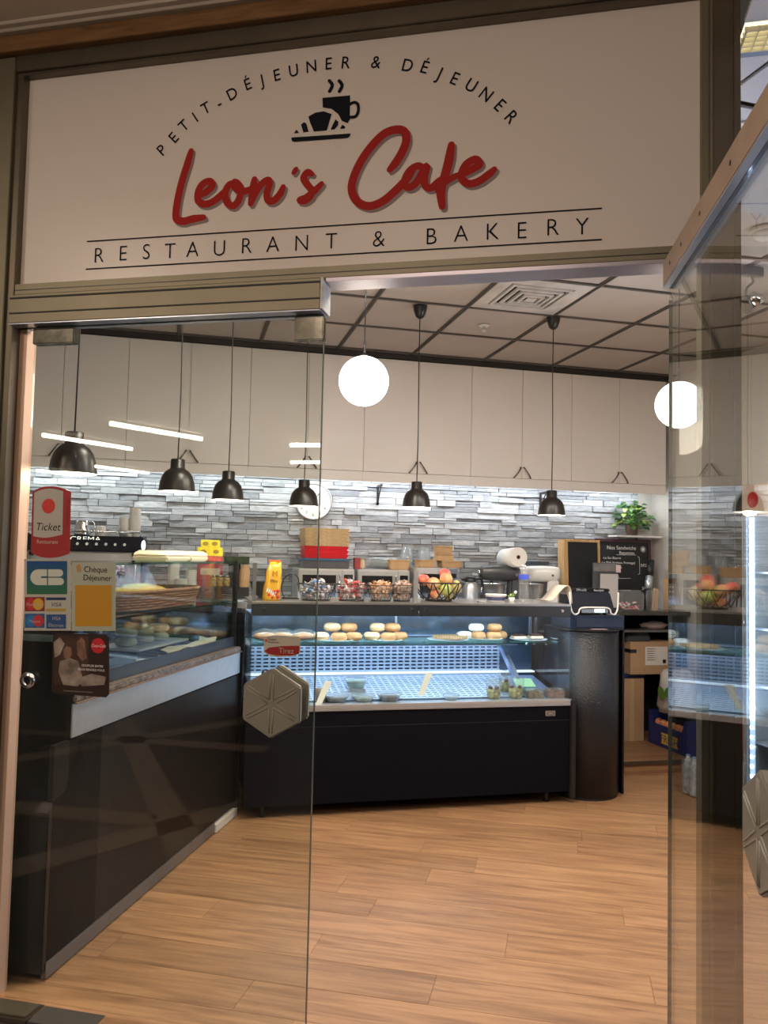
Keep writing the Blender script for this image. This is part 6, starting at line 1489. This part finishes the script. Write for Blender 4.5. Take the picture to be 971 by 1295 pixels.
k_('fridge_door_glass', MB().box((fx-.012,fy0+.03,.17),(fx-.007,fy1-.03,1.85)), M_glass)
for z_ in (.45,.80,1.15,1.50): k_('fridge_shelf', MB().box((fx+.06,fy0+.035,z_),(3.99,fy1-.035,z_+.012)), M_steel)
cols = [(.60,.04,.04),(.75,.35,.05),(.10,.30,.12),(.65,.65,.70),(.35,.04,.05)]
can0 = {}
for si, z_ in enumerate((.463,.813,1.163,1.513)):
    for i in range(7):
        ci = (si+i)%5; yv = fy0+.11+i*.125
        t = thing('drink_bottle', 'x', 'bottle', (fx+.14,yv,z_), 0, 'bottles in the drinks fridge') if ci not in can0 else None
        if t is not None:
            part('bottle_body', MB().lathe([(.0,0),(.030,0),(.033,.01),(.033,.13),(.025,.17),(.013,.20),(.013,.215)], n=18), mat('drink_%d'%ci, cols[ci], .2), t)
            part('bottle_cap', MB().cyl((0,0,.215),(0,0,.232),.014,n=14), M_paper, t); can0[ci] = t
        else: t = clone(can0[ci], (fx+.14,yv,z_))
        t['label'] = '%s drink bottle, %s shelf of the fridge, %s from the near side' % (('red','orange','green','silver','dark red')[ci], ('bottom','second','third','top')[si], ('first','second','third','fourth','fifth','sixth','seventh')[i])
def pack(x, y, z_, m, mcap, h_, lab, nx=2, ny=3, cat='bottle pack'):
    t = thing('bottle_pack', lab, cat, (x,y,z_), 0, 'shrink-wrapped bottle packs on the floor'); p_ = .075
    for i in range(nx):
        for j in range(ny):
            c_ = ((i-(nx-1)/2)*p_, (j-(ny-1)/2)*p_, 0)
            part('bottle', MB().lathe([(.0,.002),(.030,.002),(.035,.012),(.035,h_*.30),(.032,h_*.36),(.035,h_*.42),(.035,h_*.68),(.020,h_*.88),(.013,h_*.92),(.013,h_*.985),(.0,h_*.985)], c_, 16), m, t)
            part('bottle_cap', MB().cyl((c_[0],c_[1],h_*.97),(c_[0],c_[1],h_),.0145,n=12), mcap, t)
    part('shrink_wrap', MB().box((-nx*p_/2,-ny*p_/2,.0),(nx*p_/2,ny*p_/2,h_*.93)), M_filmplastic, t, bevel=.02); return t
M_water = mat('bottle_water', (.45,.50,.55), .1, noise=.5, nscale=25); M_cola = mat('bottle_red', (.50,.03,.05), .2, noise=.4, nscale=25); M_bcap = mat('cap_blue', (.15,.25,.6), .4)
pack(3.57,4.56,0,M_water,M_bcap,.30,'wrapped pack of clear water bottles at the bottom beside the fridge')
pack(3.57,4.56,.301,M_cola,M_red,.30,'wrapped pack of red bottles stacked on the water beside the fridge')
pack(3.37,4.88,0,M_water,M_bcap,.26,'small wrapped pack of water bottles standing alone behind the post', 1, 2)

# ================================================================== STICKERS ON THE CLOSED GLASS DOOR
NY = D0-.0062
def dp(px, py): return osn(px, py, NY)
def sticker(nm, label, cat='sticker'):
    return thing(nm, label, cat, (0,0,0), TH)
def quadp(pts, y, m, t, nm): 
    q_ = [dp(*p_) for p_ in pts]; return part(nm, MB().prism([(a,y,b) for a,b in q_], (0,.0008,0)), m, t)
def rectp(x0, y0, x1, y1, yo, m, t, nm): return quadp([(x0,y0),(x1,y0),(x1,y1),(x0,y1)], yo, m, t, nm)
def tx(t, body, px, py, hpx, m, yo, nm='lettering', **k):
    s_, z_ = dp(px, py); b_ = MB(); text(b_, body, hpx*2.6/1024/.72, (s_, yo, z_), **k); return part(nm, b_, m, t, normals=False)
S_white = mat('sticker_white', (.44,.42,.37), .5); S_red = mat('sticker_red', (.34,.022,.022), .4); S_black = M_print
# meal ticket sticker (arched top and bottom)
t = sticker('ticket_sticker', 'tall red meal voucher sticker with a red ball, topmost on the glass')
arcp = spline([dp(41,622),dp(52,616.5),dp(65,615),dp(78,617),dp(90,622)],4)+spline([dp(88,700),dp(76,704),dp(63,705.5),dp(50,704),dp(39,699)],4)
part('sticker_base', MB().prism([(p_[0],NY,p_[1]) for p_ in arcp], (0,.0008,0)), S_red, t)
arcq = spline([dp(43.5,623),dp(54,619),dp(66,618),dp(80,621)],4)+spline([dp(79,676),dp(66,679),dp(54,680),dp(42,678)],4)
part('white_panel', MB().prism([(p_[0],NY-.0006,p_[1]) for p_ in arcq], (0,.0004,0)), S_white, t)
c_ = dp(61.5,640); part('red_ball', disc2(MB(), c_, .0265, NY-.0009), mat('ball_red', (.60,.04,.03), .35), t, normals=False)
tx(t, 'Ticket', 60.5, 666, 11, S_black, NY-.0010, shear=.2); tx(t, 'Restaurant', 60, 685, 5.5, mat('print_pink', (.62,.42,.38), .5), NY-.0010)
s_, z_ = dp(85, 650); b_ = MB(); text(b_, "C'est bon la vie", .016, (s_,NY-.0010,z_), rot=PI/2, thin=-.01); part('side_lettering', b_, mat('print_darkred', (.12,.01,.01), .5), t, normals=False)
# card payment sticker
t = sticker('card_payment_sticker', 'square sticker of card payment logos, left of the meal card')
rectp(30.5,707,89.5,797.5, NY, S_white, t, 'sticker_base')
m_grad = mat('cb_blue', (.02,.10,.26), .4)
nt = m_grad.node_tree; g_ = nt.nodes.new('ShaderNodeTexCoord'); sx_ = nt.nodes.new('ShaderNodeSeparateXYZ'); rp_ = nt.nodes.new('ShaderNodeValToRGB'); mr_ = nt.nodes.new('ShaderNodeMapRange')
z_a, z_b = dp(60,752)[1], dp(60,710)[1]; mr_.inputs[1].default_value = z_a; mr_.inputs[2].default_value = z_b
rp_.color_ramp.elements[0].color = (.03,.14,.05,1); rp_.color_ramp.elements[1].color = (.01,.06,.22,1)
nt.links.new(g_.outputs['Object'], sx_.inputs[0]); nt.links.new(sx_.outputs[2], mr_.inputs[0]); nt.links.new(mr_.outputs[0], rp_.inputs[0]); nt.links.new(rp_.outputs[0], nt.nodes['Principled BSDF'].inputs['Base Color'])
rectp(34,709.5,85,751.5, NY-.0005, m_grad, t, 'cb_panel')
def pill(mb, x0, x1, y0, y1, yo, l=True, r=True, k=8):
    cy_ = (y0+y1)/2; ry = (y1-y0)/2; P_ = []
    P_ += [(x0+ry-ry*math.cos(a),cy_-ry*math.sin(a)) for a in [PI/2*-1+PI*i/k for i in range(k+1)]] if l else [(x0,y1),(x0,y0)]
    P_ += [(x1-ry+ry*math.cos(a),cy_-ry*math.sin(a)) for a in [PI/2-PI*i/k for i in range(k+1)]] if r else [(x1,y0),(x1,y1)]
    return poly2(mb, [dp(*p_) for p_ in P_], yo)
cb = MB(); yo = NY-.0008
pill(cb, 38.5,59.5,720,740, yo, True, False); pill(cb, 61,80,720,729.3, yo, False, True); pill(cb, 61,81,730.7,740, yo, False, True)
part('cb_letters', cb, mat('cb_white', (.56,.58,.50), .5), t, normals=False)
cg = MB(); pill(cg, 52,60,728.8,731, yo-.0002, False, False); part('cb_notch', cg, m_grad, t, normals=False)
for (a, b, c1, c2, txt, base) in ((31.5,755,(.50,.03,.03),(.60,.36,.04),'MasterCard',(.22,.02,.02)),(31.5,776,(.02,.16,.40),(.50,.03,.04),'Maestro',(.02,.10,.26))):
    rectp(a,b,a+25,b+18, NY-.0005, mat('card_base_'+txt, base, .5), t, 'card_logo_base')
    for k, (px, cc) in enumerate(((a+8,c1),(a+17,c2))): part('logo_disc', disc2(MB(), dp(px,b+9), .021, NY-.0008-.0001*k), mat('disc_%s_%d'%(txt,k), cc, .5), t, normals=False)
    tx(t, txt, a+12.5, b+9.5, 4.2, S_white, NY-.0012, wide=.9)
rectp(58.5,755.5,83.5,773, NY-.0005, mat('visa_cream', (.46,.45,.38), .5), t, 'card_logo_base'); rectp(58.5,755.5,83.5,759, NY-.0007, mat('visa_navy', (.02,.03,.12), .5), t, 'logo_band'); rectp(58.5,769.5,83.5,773, NY-.0007, mat('visa_gold', (.42,.28,.05), .5), t, 'logo_band')
tx(t, 'VISA', 71, 764.5, 6, MATS['visa_navy'], NY-.0010, shear=.25)
rectp(58.5,777,83.5,795, NY-.0005, mat('visa_blue', (.02,.07,.22), .5), t, 'card_logo_base'); tx(t, 'VISA', 71, 782, 5, S_white, NY-.0010, shear=.25); tx(t, 'Electron', 71, 790.5, 5, S_white, NY-.0010)
# meal cheque sticker
t = sticker('meal_cheque_sticker', 'grey-green and orange meal cheque sticker, right of the card logos')
rectp(90.5,711,146,798, NY, mat('sticker_sage', (.40,.42,.33), .5), t, 'sticker_base'); rectp(95,740,141.5,792, NY-.0005, mat('sticker_orange', (.50,.25,.012), .5), t, 'orange_panel')
quadp([(96,716),(101,713),(103,722),(98,724)], NY-.0005, mat('logo_ochre', (.45,.25,.08), .5), t, 'small_logo')
tx(t, 'Ch\u00e8que', 121, 720, 8.2, S_black, NY-.0008); tx(t, 'D\u00e9jeuner', 123, 730.5, 8.2, S_black, NY-.0008)
# soft drink sticker
t = sticker('drink_advert_sticker', 'dark square soft drink advert sticker, lowest on the glass')
rp2 = [dp(*p_) for p_ in ((70,801),(134,802),(138,806),(138,878),(134,882),(68,877),(65,873),(67,804))]
part('sticker_base', MB().prism([(a,NY,b) for a,b in rp2], (0,.0008,0)), mat('advert_brown', (.030,.014,.010), .4), t)
M_ad = [mat('advert_skin', (.22,.12,.08), .5, noise=.5, nscale=25), mat('advert_shirt', (.30,.24,.20), .5, noise=.6, nscale=22), mat('advert_dark', (.05,.022,.014), .5, noise=.6, nscale=18)]
def blob(pts, m, yo, nm='advert_picture'):
    part(nm, poly2(MB(), [dp(*p_) for p_ in pts], yo), m, t, normals=False)
blob([(70,804),(112,804),(112,866),(68,866)], M_ad[2], NY-.0004)
blob([(76,836),(88,832),(99,836),(106,862),(98,868),(80,866),(74,850)], M_ad[1], NY-.0006)
blob([(80,822),(84,817),(90,819),(91,828),(87,834),(81,832)], M_ad[0], NY-.0007)
blob([(97,812),(103,806),(107,810),(110,832),(104,836),(98,828)], M_ad[0], NY-.0007)
blob([(98,858),(116,852),(134,856),(132,866),(104,868)], M_ad[1], NY-.0007)
blob([(68,812),(76,806),(82,814),(76,828),(69,832)], M_ad[1], NY-.0007)
part('red_roundel', disc2(MB(), dp(124,816.5), .026, NY-.0009), mat('roundel_red', (.55,.02,.03), .4), t, normals=False)
tx(t, 'Coca-Cola', 124.5, 816.5, 4.2, M_chalk, NY-.0012, shear=.3, wide=.85)
tx(t, 'SOUFFLER ENTRE', 117, 842, 3.0, M_chalk, NY-.0012); tx(t, 'DEUX RENDEZ-VOUS', 115.5, 847, 3.0, M_chalk, NY-.0012); tx(t, 'VOTRE PAUSE FRAICHEUR VOUS ATTEND ICI', 99, 874.5, 1.6, S_white, NY-.0012)
# pull sign
t = sticker('pull_sign', 'small white and red Tirez door sign above the hexagonal handle')
pz = [(334,806),(345,803.5),(362,804),(379,807),(379.5,826),(370,830),(352,831),(340,829),(333.5,825)]
part('sign_base', MB().prism([(dp(*p_)[0],NY,dp(*p_)[1]) for p_ in pz], (0,.0008,0)), mat('pull_sign_white', (.50,.46,.38), .5), t)
part('red_field', poly2(MB(), [dp(*p_) for p_ in ((334,823.5),(340,819),(356,817),(378.5,816.5),(378,827),(368,829),(350,829),(340,827))], NY-.0006), S_red, t, normals=False)
tx(t, 'Tirez', 362, 822.8, 7, S_white, NY-.0009); tx(t, 'Ticket', 344, 808.5, 3.2, S_black, NY-.0009); tx(t, 'Restaurant', 346, 812, 2.4, S_black, NY-.0009)
part('small_ball', disc2(MB(), dp(336.5,810), .0045, NY-.0009, n=14), MATS['ball_red'], t, normals=False)

# ================================================================== MALL TUBE LAMPS FAR BEHIND (mirrored in the door glass)
M_tube = mat('tube_glow', (1,1,1), .4, emit=22, ecol=(1,.96,.80))
for i, (a, b, lab) in enumerate((((-8.03,-6.14),(-7.44,-7.81),'left of the near pair'),((-6.28,-5.2),(-5.61,-6.74),'right of the near pair'),((-4.4,-7.5),(-3.7,-7.55),'short crosswise one, nearer'),((-5.2,-9.85),(-4.5,-9.87),'short crosswise one, farther'),((-11.77,-11.2),(-11.4,-11.9),'far left one'),((-9.78,-10.4),(-9.3,-11.8),'far middle one'))):
    p_ = sn(*a, 3.36); q_ = sn(*b, 3.36); t = thing('tube_lamp', 'long mall ceiling tube lamp, '+lab, 'lamp', (p_+q_)/2)
    wpart('tube', MB().cyl(p_, q_, .035, n=10), M_tube, t); wpart('tube_holder', MB().cyl(p_+Vector((0,0,.05)), q_+Vector((0,0,.05)), .02, n=8), M_alu_dark, t)
    for e_ in (p_, q_): wpart('tube_bracket', MB().cyl(e_+Vector((0,0,.03)), e_+Vector((0,0,.071)), .01, n=8), M_alu_dark, t)
